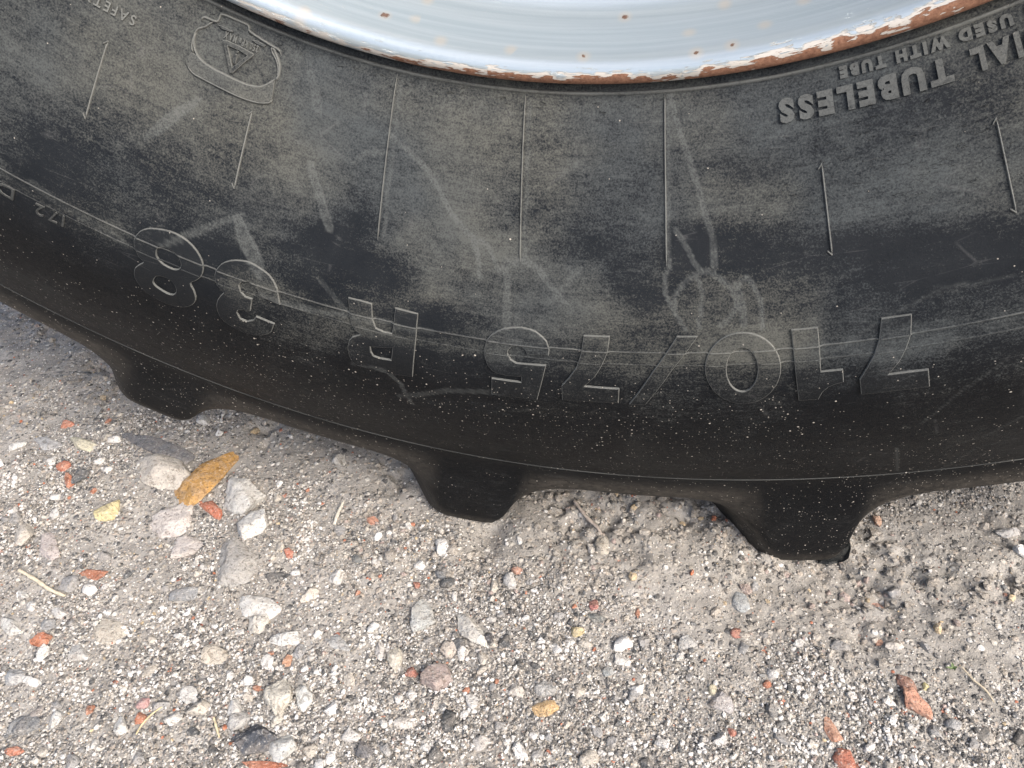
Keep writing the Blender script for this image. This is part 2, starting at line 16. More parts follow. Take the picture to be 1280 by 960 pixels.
STONES=[('stone', -0.4537, -0.2825, 0.0815, 0.0417, 1.046, (0.52, 0.27, 0.045), 0.45, 0, 'long ochre yellow stone with dark pitted streak beside the pale boulder'), ('brick_chip', -0.431, -0.3204, 0.0407, 0.0157, -0.351, (0.55, 0.15, 0.07), 0.6, 0, 'bright orange red brick chip touching the ochre stone'), ('stone', -0.5083, -0.2786, 0.0814, 0.0471, -0.071, (0.56, 0.51, 0.44), 0.4, 0, 'largest cream stone with rounded end left of the ochre stone'), ('stone', -0.5399, -0.242, 0.1081, 0.0211, -0.31, (0.16, 0.165, 0.18), 0.35, 0, 'long slate grey crusted stone just behind the large cream stone'), ('stone', -0.5456, -0.3449, 0.0279, 0.0246, 0.621, (0.62, 0.52, 0.24), 0.5, 0, 'pale yellow stone with small brown spot near the left side'), ('brick_chip', -0.5157, -0.4213, 0.0317, 0.015, 0.032, (0.42, 0.15, 0.075), 0.5, 0, 'flat brown red brick chip lying above the pale straw'), ('stone', -0.3982, -0.3046, 0.046, 0.0404, -0.066, (0.55, 0.54, 0.51), 0.5, 0, 'blocky pale grey stone right below the ochre stone'), ('stone', -0.3707, -0.3377, 0.0314, 0.0328, 0.596, (0.66, 0.65, 0.62), 0.5, 0, 'white lumpy stone directly below the blocky pale grey stone'), ('stone', -0.3643, -0.3867, 0.0468, 0.0554, 0.142, (0.37, 0.36, 0.34), 0.3, 0, 'broad pitted grey stone with a small round hole'), ('brick_chip', -0.6786, -0.2226, 0.0204, 0.0124, -0.081, (0.52, 0.16, 0.085), 0.6, 0, 'small orange brick chip nearest the first tread lug'), ('brick_chip', -0.6419, -0.2858, 0.0149, 0.0144, -0.226, (0.52, 0.16, 0.085), 0.6, 0, 'pinkish red brick crumb above the upright orange brick chip'), ('brick_chip', -0.619, -0.3077, 0.0102, 0.0299, 0.64, (0.5, 0.17, 0.08), 0.6, 0, 'upright orange brick chip beside a dark pebble'), ('stone', -0.6068, -0.3, 0.018, 0.0207, 0.129, (0.1, 0.11, 0.12), 0.6, 0, 'round dark slate pebble beside the upright orange brick chip'), ('stone', -0.6353, -0.2513, 0.0481, 0.0164, -0.323, (0.62, 0.58, 0.42), 0.5, 0, 'elongated cream yellow stone above the dark slate pebble'), ('stone', -0.6826, -0.2545, 0.0483, 0.0207, -0.038, (0.38, 0.39, 0.4), 0.35, 0, 'long blue grey stone at the left below the tyre'), ('stone', -0.7182, -0.2656, 0.0199, 0.0126, 0.24, (0.7, 0.69, 0.66), 0.5, 0, 'thin white chip at the left edge beside the blue grey stone'), ('stone', -0.6266, -0.3882, 0.0228, 0.0273, 0.486, (0.5, 0.46, 0.4), 0.6, 0, 'round cream pebble at the left edge'), ('stone', -0.5861, -0.3986, 0.0196, 0.0408, 0.903, (0.48, 0.42, 0.4), 0.5, 0, 'pinkish white knobbly stone right of the round cream pebble'), ('stone', -0.5357, -0.438, 0.022, 0.0208, 0.733, (0.33, 0.33, 0.33), 0.5, 0, 'grey slab chip below the straw tip'), ('brick_chip', -0.5256, -0.5011, 0.0183, 0.013, 0.151, (0.56, 0.18, 0.08), 0.7, 0, 'smooth orange brick pebble in the lower left'), ('stone', -0.5154, -0.5134, 0.0112, 0.0169, 0.578, (0.7, 0.69, 0.66), 0.6, 0, 'squarish white chip just below the orange brick pebble'), ('stone', -0.5704, -0.491, 0.0283, 0.0126, -0.341, (0.5, 0.5, 0.48), 0.6, 0, 'pale grey oval stone at the left edge above the lower gravel'), ('stone', -0.5791, -0.4559, 0.0146, 0.0096, -0.172, (0.7, 0.69, 0.66), 0.6, 0, 'small white nugget left of the straw'), ('stone', -0.5252, -0.4715, 0.0179, 0.0103, -0.298, (0.52, 0.52, 0.51), 0.6, 0, 'light grey wedge pebble above the orange brick pebble'), ('stone', -0.5113, -0.5402, 0.0234, 0.0073, -0.269, (0.7, 0.69, 0.66), 0.6, 0, 'white elongated chip with the tilt of a grain of rice in the lower left'), ('stone', -0.3973, -0.5678, 0.0129, 0.0152, 1.161, (0.6, 0.6, 0.57), 0.6, 0, 'white angular pebble in the lower left beside fine gravel'), ('stone', -0.3522, -0.5531, 0.0151, 0.0113, 0.44, (0.56, 0.55, 0.52), 0.6, 0, 'pale oblong pebble right of the curved straw'), ('stone', -0.389, -0.5439, 0.0122, 0.0114, 0.342, (0.52, 0.28, 0.27), 0.6, 0, 'rounded pink pebble above the curved straw'), ('brick_chip', -0.383, -0.5573, 0.0098, 0.0104, 0.159, (0.5, 0.17, 0.08), 0.6, 0, 'orange brick crumb under the curved straw'), ('stone', -0.3244, -0.4334, 0.0475, 0.0244, -0.197, (0.62, 0.61, 0.58), 0.45, 0, 'white hooked stone with a dark hollow'), ('stone', -0.3153, -0.45, 0.0194, 0.0192, 0.149, (0.55, 0.53, 0.48), 0.5, 0, 'creamy stone tucked below the white hooked stone'), ('stone', -0.3199, -0.397, 0.0281, 0.0138, 0.245, (0.1, 0.105, 0.11), 0.4, 0, 'dark grey flat chip above the white hooked stone'), ('stone', -0.2817, -0.4614, 0.0296, 0.0163, 0.007, (0.6, 0.6, 0.58), 0.55, 0, 'white blocky pebble with dark spots above the teardrop stone'), ('stone', -0.2622, -0.4728, 0.0108, 0.017, -0.107, (0.3, 0.31, 0.32), 0.5, 0, 'grey sliver standing beside the white blocky pebble'), ('brick_chip', -0.2706, -0.4824, 0.0093, 0.0122, 0.153, (0.45, 0.22, 0.12), 0.6, 0, 'brown orange brick crumb under the white blocky pebble'), ('stone', -0.2639, -0.5194, 0.0255, 0.0318, 0.157, (0.57, 0.54, 0.46), 0.6, 0, 'cream teardrop stone with a pointed lower end'), ('stone', -0.2572, -0.5372, 0.0105, 0.0157, 0.074, (0.55, 0.53, 0.46), 0.5, 0, 'pointed cream chip below the teardrop stone'), ('stone', -0.2406, -0.515, 0.0159, 0.0234, 0.303, (0.58, 0.59, 0.56), 0.6, 0, 'oval white stone right of the teardrop stone'), ('stone', -0.2432, -0.5615, 0.0229, 0.0235, 0.162, (0.55, 0.56, 0.54), 0.6, 0, 'speckled white stone near the bottom below the teardrop stone'), ('stone', -0.2685, -0.5593, 0.0336, 0.0292, -0.294, (0.07, 0.08, 0.1), 0.5, 0, 'largest charcoal blue stone at the bottom left'), ('stone', -0.292, -0.545, 0.0177, 0.019, 0.159, (0.45, 0.45, 0.44), 0.5, 0, 'flat grey stone behind the charcoal blue stone'), ('brick_chip', -0.2523, -0.5789, 0.0373, 0.0079, 0.098, (0.5, 0.16, 0.08), 0.6, 0, 'wide red brick fragment at the bottom edge'), ('stone', -0.3022, -0.5331, 0.0123, 0.0181, 0.543, (0.62, 0.61, 0.58), 0.6, 0, 'white stone left of the teardrop stone'), ('stone', -0.1576, -0.4123, 0.0233, 0.0378, 0.346, (0.46, 0.48, 0.47), 0.5, 0, 'smooth grey green oval stone in the middle gravel'), ('stone', -0.1045, -0.4252, 0.0197, 0.0428, 0.699, (0.62, 0.6, 0.55), 0.4, 0, 'long cream shard pointing down right of the middle'), ('stone', -0.1078, -0.4475, 0.0106, 0.0162, 0.152, (0.66, 0.64, 0.6), 0.6, 0, 'white chip at the foot of the cream shard'), ('stone', -0.125, -0.4767, 0.029, 0.0237, 0.379, (0.34, 0.27, 0.25), 0.7, 0, 'striped pinkish brown block stone'), ('brick_chip', -0.1503, -0.4743, 0.0123, 0.01, -0.025, (0.42, 0.14, 0.1), 0.6, 0, 'dull red brick chip left of the striped brown block'), ('stone', -0.1701, -0.4653, 0.0134, 0.0238, 0.304, (0.64, 0.6, 0.5), 0.6, 0, 'cream almond shaped stone left of the striped brown block'), ('stone', -0.1869, -0.4596, 0.0083, 0.0199, 0.246, (0.56, 0.54, 0.52), 0.6, 0, 'narrow white chip left of the cream almond stone'), ('stone', -0.2287, -0.4576, 0.0296, 0.0127, -0.382, (0.4, 0.41, 0.41), 0.35, 0, 'grey slate sliver lying diagonally'), ('stone', -0.2526, -0.451, 0.0087, 0.0094, 0.15, (0.7, 0.69, 0.66), 0.7, 0, 'white cube shaped pebble by the grey slate sliver'), ('stone', -0.1209, -0.4479, 0.0152, 0.0179, 0.152, (0.5, 0.44, 0.38), 0.5, 0, 'tan stone wedged behind the striped brown block'), ('stone', -0.0225, -0.4901, 0.024, 0.0138, 0.104, (0.62, 0.4, 0.17), 0.6, 0, 'glossy amber orange stone in the lower middle'), ('stone', -0.0256, -0.4711, 0.0187, 0.0135, 0.156, (0.36, 0.37, 0.37), 0.5, 0, 'grey stone just above the amber stone'), ('stone', -0.3071, -0.2355, 0.0189, 0.0148, -0.36, (0.58, 0.56, 0.52), 0.7, 0, 'lone white pebble on smooth dirt between the two left lugs'), ('stone', 0.0069, -0.3052, 0.0158, 0.0304, 0.39, (0.46, 0.42, 0.35), 0.7, 0, 'tan faceted stone standing by the churned dirt under the tyre'), ('stone', -0.0038, -0.3127, 0.0082, 0.0138, 0.139, (0.6, 0.56, 0.5), 0.7, 0, 'small cream pebble tucked against the tan faceted stone'), ('stone', -0.2308, -0.329, 0.0078, 0.0093, 0.138, (0.72, 0.71, 0.69), 0.7, 0, 'tiny round white pebble left of the middle lug'), ('brick_chip', -0.2416, -0.3124, 0.0132, 0.01, -0.162, (0.5, 0.2, 0.12), 0.6, 0, 'orange and cream brick crumb left of the middle lug'), ('brick_chip', -0.316, -0.3677, 0.0104, 0.012, 0.14, (0.5, 0.15, 0.09), 0.7, 0, 'round red brick crumb right of the pitted grey stone'), ('brick_chip', -0.1727, -0.3824, 0.0074, 0.0084, 0.144, (0.5, 0.17, 0.11), 0.7, 0, 'tiny red brick crumb above the grey green stone'), ('stone', -0.1511, -0.366, 0.014, 0.009, -0.239, (0.2, 0.21, 0.22), 0.6, 0, 'small dark grey pebble below the middle lug'), ('stone', -0.2431, -0.3615, 0.0145, 0.0111, -0.145, (0.17, 0.18, 0.18), 0.4, 0, 'dark pebble pressed into the dirt left of the middle lug'), ('stone', -0.0052, -0.4094, 0.012, 0.0118, 0.98, (0.62, 0.5, 0.25), 0.6, 0, 'small yellow stone with a black dot'), ('brick_chip', 0.0069, -0.379, 0.0092, 0.0132, 0.147, (0.4, 0.15, 0.13), 0.6, 0, 'maroon brick chip above the small yellow stone'), ('stone', 0.0116, -0.3923, 0.0167, 0.0094, 0.148, (0.16, 0.18, 0.18), 0.4, 0, 'dark grey green chip under the maroon brick chip'), ('stone', 0.0559, -0.4576, 0.0147, 0.0098, 0.007, (0.7, 0.69, 0.67), 0.7, 0, 'white pebble resting on a grey pebble in the lower middle'), ('stone', 0.0531, -0.4655, 0.0112, 0.0096, 0.157, (0.28, 0.28, 0.28), 0.6, 0, 'grey pebble under a white pebble in the lower middle'), ('stone', 0.121, -0.4496, 0.008, 0.0093, -0.433, (0.62, 0.56, 0.38), 0.6, 0, 'cream chip beside the mauve grey stone'), ('stone', 0.1301, -0.4585, 0.0197, 0.0166, -0.228, (0.4, 0.38, 0.38), 0.5, 0, 'mauve grey stone at lower right of the middle'), ('brick_chip', 0.1414, -0.389, 0.0095, 0.0115, 0.15, (0.45, 0.18, 0.13), 0.6, 0, 'rusty red brick chip in the trodden dirt below the right lug'), ('brick_chip', 0.1384, -0.4849, 0.0073, 0.0068, 0.16, (0.52, 0.16, 0.12), 0.6, 0, 'coral red brick crumb near the bottom right'), ('stone', 0.1443, -0.3508, 0.0156, 0.0255, 0.343, (0.36, 0.4, 0.42), 0.3, 0, 'bluish grey flake below the right lug'), ('brick_chip', 0.2848, -0.4179, 0.0125, 0.0189, 0.643, (0.32, 0.16, 0.12), 0.5, 0, 'dark brownish brick end joined to the long salmon brick'), ('brick_chip', 0.29, -0.4367, 0.0163, 0.0289, 0.522, (0.6, 0.27, 0.17), 0.5, 0, 'long salmon orange brick shard in the lower right'), ('brick_chip', 0.2195, -0.4684, 0.0105, 0.0232, 0.399, (0.58, 0.28, 0.17), 0.5, 0, 'narrow orange brick shard in the lower right gravel'), ('brick_chip', 0.2295, -0.4936, 0.0159, 0.0205, 0.744, (0.52, 0.17, 0.1), 0.5, 0, 'red brick shard cut by the bottom edge'), ('brick_chip', 0.2751, -0.3307, 0.0138, 0.022, 0.671, (0.46, 0.26, 0.21), 0.3, 0, 'crumbling pink brick patch sunk in the dirt'), ('brick_chip', 0.2699, -0.3761, 0.0077, 0.008, 0.15, (0.54, 0.3, 0.2), 0.5, 0, 'small apricot brick crumb below the pink brick patch'), ('stone', 0.2699, -0.3513, 0.0281, 0.0189, 0.044, (0.4, 0.38, 0.35), 0.2, 0, 'flat grey slab sunk level with the dirt at the right'), ('stone', 0.4094, -0.2624, 0.0104, 0.0149, 0.14, (0.74, 0.73, 0.71), 0.7, 0, 'bright white round pebble at the right edge'), ('stone', 0.404, -0.2402, 0.0242, 0.0109, 0.305, (0.5, 0.49, 0.48), 0.6, 0, 'pale grey knobbly stone at the right edge above the bright white pebble'), ('stone', 0.2694, -0.4379, 0.0106, 0.0064, -0.602, (0.68, 0.66, 0.62), 0.6, 0, 'thin white chip left of the long salmon brick'), ('stone', 0.2809, -0.3808, 0.0146, 0.0091, -0.057, (0.6, 0.55, 0.49), 0.5, 0, 'cream flake below the flat grey slab'), ('stone', 0.3009, -0.4191, 0.0054, 0.0072, -0.268, (0.6, 0.54, 0.18), 0.6, 0, 'tiny lemon yellow chip right of the salmon brick'), ('stone', 0.2854, -0.2323, 0.0087, 0.0133, 0.135, (0.5, 0.3, 0.2), 0.6, 0, 'orange brown crumb beside the right lug'), ('brick_chip', -0.0753, -0.3503, 0.0115, 0.0094, -0.06, (0.48, 0.26, 0.18), 0.5, 0, 'small terracotta and cream crumb below the middle lug'), ('brick_chip', 0.0494, -0.3815, 0.0045, 0.0104, 0.048, (0.44, 0.18, 0.1), 0.5, 0, 'slim terracotta sliver below the churned dirt'), ('stone', -0.0104, -0.4211, 0.0097, 0.0074, 0.151, (0.64, 0.63, 0.6), 0.6, 0, 'white pebble left of the small yellow stone'), ('stone', -0.0219, -0.4303, 0.0104, 0.0105, 0.152, (0.66, 0.65, 0.63), 0.6, 0, 'rounded white pebble in the white gravel patch'), ('stone', 0.04, -0.4329, 0.0159, 0.0111, -0.422, (0.58, 0.56, 0.52), 0.5, 0, 'cluster edge white stone above the lower middle gravel'), ('stone', 0.0282, -0.445, 0.0101, 0.0093, 0.154, (0.28, 0.3, 0.3), 0.5, 0, 'dark teal grey pebble amid the lower gravel'), ('stone', -0.0371, -0.4251, 0.0075, 0.0074, 0.151, (0.68, 0.67, 0.65), 0.6, 0, 'little white pebble furthest left of the white gravel patch'), ('stone', 0.3674, -0.3946, 0.006, 0.0067, 0.154, (0.3, 0.27, 0.22), 0.5, 0, 'small brown pebble near the right edge'), ('brick_chip', -0.4853, -0.6039, 0.0178, 0.0092, 0.01, (0.52, 0.18, 0.1), 0.5, 0, 'brick pebble at the bottom left corner'), ('stone', -0.4984, -0.5796, 0.0245, 0.0169, 0.813, (0.3, 0.31, 0.31), 0.4, 0, 'grey slab at the left edge near the bottom'), ('stone', -0.4634, -0.5717, 0.0114, 0.0196, 0.031, (0.56, 0.56, 0.54), 0.6, 0, 'upright white chip in the lower left gravel'), ('brick_chip', -0.4368, -0.5584, 0.0092, 0.0091, 0.158, (0.48, 0.2, 0.11), 0.6, 0, 'pale orange crumb in the lower left gravel'), ('stone', -0.4888, -0.569, 0.0211, 0.0113, 1.361, (0.33, 0.3, 0.28), 0.35, 0, 'thin brown slate blade in the lower left'), ('stone', -0.4144, -0.5852, 0.0089, 0.0107, 0.161, (0.58, 0.58, 0.56), 0.6, 0, 'small pale cone shaped stone near the bottom left'), ('stone', -0.4055, -0.4305, 0.0263, 0.0163, 0.053, (0.28, 0.29, 0.3), 0.45, 0, 'dark grey pebble among the white gravel left of centre'), ('stone', -0.4626, -0.347, 0.0502, 0.0421, 0.739, (0.56, 0.51, 0.48), 0.25, 0, 'wide pinkish white flat stone sunk below the red chip and ochre stone'), ('stone', -0.4325, -0.3749, 0.0346, 0.0305, 0.855, (0.54, 0.49, 0.46), 0.2, 0, 'flat pale rose stone between the pinkish white slab and the pitted grey stone'), ('stone', -0.4894, -0.5804, 0.0203, 0.021, 1.084, (0.22, 0.23, 0.24), 0.5, 0, 'dark grey angular stone in the lower left corner gravel'), ('stone', -0.3439, -0.487, 0.0238, 0.0199, 0.152, (0.5, 0.45, 0.37), 0.35, 0, 'tan dirt caked stone left of the white blocky pebble'), ('stone', -0.4617, -0.4826, 0.0357, 0.0243, -0.021, (0.47, 0.43, 0.36), 0.2, 0, 'broad sandy stone almost buried at the left'), ('stone', -0.5319, -0.5385, 0.0226, 0.0181, -0.145, (0.4, 0.42, 0.44), 0.5, 0, 'bluish grey angular stone at the left edge in coarse gravel'), ('stone', -0.5289, -0.4839, 0.0166, 0.0123, -0.02, (0.3, 0.31, 0.32), 0.5, 0, 'grey wedge by the orange brick pebble'), ('stone', -0.4779, -0.5068, 0.0196, 0.0164, 0.347, (0.44, 0.43, 0.41), 0.45, 0, 'light grey lump right of the squarish white chip'), ('stone', -0.2558, -0.3878, 0.0167, 0.0152, 0.143, (0.62, 0.6, 0.56), 0.5, 0, 'off white nodule above the grey slate sliver'), ('stone', -0.087, -0.4302, 0.0107, 0.01, 0.15, (0.1, 0.1, 0.11), 0.6, 0, 'black pebble beside the long cream shard'), ('stone', -0.1143, -0.4402, 0.0127, 0.0111, -0.212, (0.12, 0.13, 0.14), 0.5, 0, 'small black chip at the left of the cream shard'), ('stone', -0.0509, -0.4766, 0.0163, 0.0117, -0.377, (0.58, 0.54, 0.48), 0.5, 0, 'ivory chip left of the amber stone'), ('stone', 0.0977, -0.4063, 0.0199, 0.0123, 0.52, (0.4, 0.4, 0.39), 0.4, 0, 'grey flattened stone above the mauve grey stone'), ('stone', -0.1433, -0.5211, 0.019, 0.0112, -0.012, (0.56, 0.53, 0.49), 0.45, 0, 'long pale wedge in the bottom centre gravel'), ('stone', -0.1709, -0.5504, 0.0141, 0.0151, 0.162, (0.16, 0.16, 0.17), 0.5, 0, 'dark round stone in the bottom centre gravel'), ('stone', -0.0728, -0.5275, 0.015, 0.0126, 0.425, (0.44, 0.42, 0.4), 0.5, 0, 'dull grey lump near the bottom centre')]
STRAWS=[('dry_straw', [(-0.5999, -0.4304), (-0.5738, -0.4386), (-0.5517, -0.4471), (-0.5292, -0.4524)], 0.003, (0.62, 0.55, 0.42), 'thick pale straw lying diagonally at the left'), ('dry_straw', [(-0.3794, -0.5722), (-0.3785, -0.5626), (-0.3741, -0.5529), (-0.3679, -0.5451)], 0.0009, (0.6, 0.5, 0.3), 'thin curved golden straw in the lower left'), ('dry_straw', [(0.3337, -0.3961), (0.3413, -0.4076), (0.3487, -0.4152), (0.3536, -0.4259)], 0.001, (0.55, 0.48, 0.36), 'long thin straw beside the green sprout'), ('dry_straw', [(-0.2816, -0.3244), (-0.2824, -0.3093), (-0.282, -0.2948)], 0.003, (0.6, 0.56, 0.48), 'short pale stick left of the middle lug'), ('dry_straw', [(-0.3146, -0.5471), (-0.3084, -0.5549), (-0.3024, -0.5626)], 0.0012, (0.55, 0.47, 0.32), 'short upright straw left of the charcoal stone'), ('twig', [(-0.0292, -0.2554), (-0.0147, -0.273), (-0.0023, -0.284), (0.0047, -0.2934)], 0.003, (0.36, 0.31, 0.27), 'dirt coated twig in the churned ground under the tyre')]
WHITE_PATCHES=[(-0.3036, -0.5164, 0.0167), (-0.2196, -0.4874, 0.0167), (-0.5588, -0.3467, 0.0209), (-0.5759, -0.4138, 0.0181), (-0.1923, -0.4504, 0.014), (-0.1131, -0.5375, 0.0139), (-0.1896, -0.5061, 0.0162), (-0.3757, -0.5198, 0.014), (-0.2542, -0.5389, 0.0146), (-0.3286, -0.3044, 0.0128), (-0.3074, -0.3343, 0.0124), (-0.3001, -0.3645, 0.0104), (-0.2622, -0.4123, 0.0131), (-0.2541, -0.4382, 0.0112), (-0.3958, -0.4319, 0.0118), (-0.3994, -0.4509, 0.0116), (-0.42, -0.454, 0.01), (-0.4404, -0.4732, 0.0099), (-0.3746, -0.4562, 0.0082), (-0.3763, -0.4784, 0.0097), (-0.4013, -0.5116, 0.0111), (-0.4285, -0.5376, 0.0125), (-0.4452, -0.545, 0.0094), (-0.4634, -0.5431, 0.0079), (-0.4829, -0.5525, 0.0078), (-0.4239, -0.5313, 0.0078), (-0.4817, -0.5282, 0.008), (-0.0184, -0.4281, 0.0119), (-0.0043, -0.4218, 0.0089), (0.0159, -0.4334, 0.0073), (-0.1047, -0.4851, 0.0102), (-0.0789, -0.5319, 0.0124), (-0.0435, -0.533, 0.0136), (0.115, -0.5004, 0.0106), (0.2024, -0.4293, 0.0151), (0.2307, -0.4097, 0.0124), (0.2489, -0.4295, 0.0121), (0.1872, -0.468, 0.012), (0.2574, -0.4705, 0.0116), (0.168, -0.4496, 0.0095), (-0.6846, -0.3163, 0.0141), (-0.7096, -0.2484, 0.0106), (0.1988, -0.4934, 0.0129), (0.2801, -0.4866, 0.0113)]
CHURN=[(-0.7009, -0.1059, 0.0302), (-0.6571, -0.1484, 0.0223), (-0.8311, -0.033, 0.0376), (-0.9, -0.0117, 0.0284), (-0.2375, -0.252, 0.0203), (-0.0433, -0.266, 0.0223), (-0.0178, -0.2944, 0.02), (0.0045, -0.2704, 0.0185), (0.2762, -0.3332, 0.0189), (0.2578, -0.3739, 0.0127), (0.3996, -0.2368, 0.0227), (0.395, -0.2938, 0.0173), (0.3008, -0.1875, 0.0147), (-0.4151, -0.2054, 0.0221), (0.0914, -0.2586, 0.0182)]
GRAVEL_PATCHES=[(-0.614, -0.257, 0.122, 0.068, 0.5), (-0.616, -0.354, 0.067, 0.083, 0.6), (-0.399, -0.389, 0.104, 0.097, 0.5), (-0.389, -0.463, 0.049, 0.036, 1.2), (-0.345, -0.515, 0.092, 0.07, 0.6), (-0.483, -0.553, 0.062, 0.072, 0.9), (-0.329, -0.316, 0.027, 0.054, 1.0), (-0.246, -0.459, 0.062, 0.094, 0.6), (-0.165, -0.51, 0.087, 0.063, 0.7), (-0.083, -0.482, 0.086, 0.064, 0.8), (-0.003, -0.43, 0.073, 0.054, 0.9), (0.047, -0.491, 0.109, 0.053, 1.0), (0.167, -0.471, 0.106, 0.053, 1.1), (0.223, -0.419, 0.082, 0.044, 0.8), (0.308, -0.462, 0.07, 0.034, 0.6), (-0.141, -0.371, 0.065, 0.054, 0.4), (-0.237, -0.222, 0.103, 0.059, -0.6), (-0.404, -0.23, 0.059, 0.039, -0.5), (-0.042, -0.277, 0.076, 0.051, -0.9), (0.092, -0.279, 0.081, 0.058, -0.9), (-0.449, -0.481, 0.049, 0.036, -0.8), (0.351, -0.282, 0.074, 0.081, -0.9), (0.207, -0.339, 0.059, 0.026, -0.5), (0.125, -0.333, 0.091, 0.027, -0.5), (-0.812, -0.118, 0.071, 0.105, -0.3), (-0.434, -0.234, 0.079, 0.033, -0.6), (-0.258, -0.306, 0.053, 0.053, -0.3)]
SPROUT=(0.3261, -0.3987)
FLAP=[(0.2212, -0.0208), (0.2303, -0.0023), (0.2428, 0.019), (0.2492, 0.0242), (0.2523, 0.0156), (0.2523, 0.0008), (0.2492, -0.0108), (0.2439, -0.0189), (0.2321, -0.0171)]


# ------------------------------------------------------------------ camera, sky, sun, exposure
SC = bpy.context.scene
COL = SC.collection
cam = bpy.data.cameras.new('camera'); cam.lens = CAM_LENS; cam.sensor_width = 36; cam.clip_start = .02; cam.clip_end = 400
cam_o = bpy.data.objects.new('camera', cam); COL.objects.link(cam_o)
R3 = Matrix(CAM_AXES).transposed()
cam_o.matrix_world = Matrix.Translation(CAM_LOC) @ R3.to_4x4()
SC.camera = cam_o
SUN_DIR = Vector((.60, -.40, .72)).normalized()
world = bpy.data.worlds.new('World'); SC.world = world; world.use_nodes = True
wn = world.node_tree.nodes; wl = world.node_tree.links
sky = wn.new('ShaderNodeTexSky'); sky.sky_type = 'NISHITA'; sky.sun_disc = False
sky.sun_elevation = math.asin(SUN_DIR.z); sky.sun_rotation = math.atan2(SUN_DIR.x, SUN_DIR.y)
sky.dust_density = 6.0; sky.air_density = 1.0; sky.ozone_density = 1.0
wn['Background'].inputs[1].default_value = .15
wl.new(sky.outputs[0], wn['Background'].inputs[0])
sun = bpy.data.lights.new('sun', 'SUN'); sun.energy = 1.5; sun.angle = math.radians(32); sun.color = (1, .985, .965)
sun_o = bpy.data.objects.new('sun', sun); COL.objects.link(sun_o)
sun_o.rotation_euler = (-SUN_DIR).to_track_quat('-Z', 'Y').to_euler(); sun_o.location = (3, -2, 6)
SC.view_settings.view_transform = 'Standard'; SC.view_settings.look = 'None'
SC.view_settings.exposure = 1.04; SC.view_settings.gamma = 1

rng = np.random.default_rng(7); random.seed(7)
HUB = 1.0       # height of the axle

# ------------------------------------------------------------------ helpers
def link(o, parent=None):
    COL.objects.link(o)
    if parent is not None: o.parent = parent
    return o
def tag(o, label=None, cat=None, group=None, kind=None):
    if label: o['label'] = label
    if cat: o['category'] = cat
    if group: o['group'] = group
    if kind: o['kind'] = kind
    return o
def mesh_np(name, V, Fq, mat, parent=None, smooth=True, normals=None, attrs=None, obj_name=None):
    """V (n,3), Fq (m,k) with constant k"""
    V = np.asarray(V, np.float32); Fq = np.asarray(Fq, np.int32)
    me = bpy.data.meshes.new(name); k = Fq.shape[1]
    me.vertices.add(len(V)); me.vertices.foreach_set('co', V.ravel())
    me.loops.add(Fq.size); me.loops.foreach_set('vertex_index', Fq.ravel())
    me.polygons.add(len(Fq)); me.polygons.foreach_set('loop_start', np.arange(0, Fq.size, k, dtype=np.int32))
    me.polygons.foreach_set('use_smooth', np.full(len(Fq), smooth))
    me.update(calc_edges=True)
    if attrs:
        for an, (ty, arr) in attrs.items():
            a = me.attributes.new(an, ty, 'POINT')
            a.data.foreach_set({'FLOAT': 'value', 'FLOAT_VECTOR': 'vector', 'FLOAT_COLOR': 'color'}[ty], np.asarray(arr, np.float32).ravel())
    if normals is not None:
        me.normals_split_custom_set_from_vertices([tuple(n) for n in normals.tolist()])
    if mat: me.materials.append(mat)
    return link(bpy.data.objects.new(name, me), parent)
def grid_faces(nu, nv, wrap=False):
    i = np.arange(nu if wrap else nu - 1); j = np.arange(nv - 1)
    I, J = np.meshgrid(i, j, indexing='ij'); I2 = (I + 1) % nu
    return np.stack([I * nv + J, I2 * nv + J, I2 * nv + J + 1, I * nv + J + 1], -1).reshape(-1, 4)
def hash2(ix, iy, seed):
    n = (ix * 374761393 + iy * 668265263 + seed * 1442695041).astype(np.int64) & 0xffffffff
    n = ((n ^ (n >> 13)) * 1274126177) & 0xffffffff
    return ((n ^ (n >> 16)) & 0xffff) / 65535.0
def vnoise(x, y, seed=0):
    ix = np.floor(x).astype(np.int64); iy = np.floor(y).astype(np.int64); fx = x - ix; fy = y - iy
    fx = fx * fx * (3 - 2 * fx); fy = fy * fy * (3 - 2 * fy)
    a = hash2(ix, iy, seed); b = hash2(ix + 1, iy, seed); c = hash2(ix, iy + 1, seed); d = hash2(ix + 1, iy + 1, seed)
    return (a * (1 - fx) + b * fx) * (1 - fy) + (c * (1 - fx) + d * fx) * fy
def fbm(x, y, oct=4, seed=0, gain=.5):
    s = 0; a = 1; t = 0
    for k in range(oct):
        s = s + a * vnoise(x * 2 ** k, y * 2 ** k, seed + k); t += a; a *= gain
    return s / t
def sstep(a, b, x):
    t = np.clip((x - a) / (b - a), 0, 1); return t * t * (3 - 2 * t)

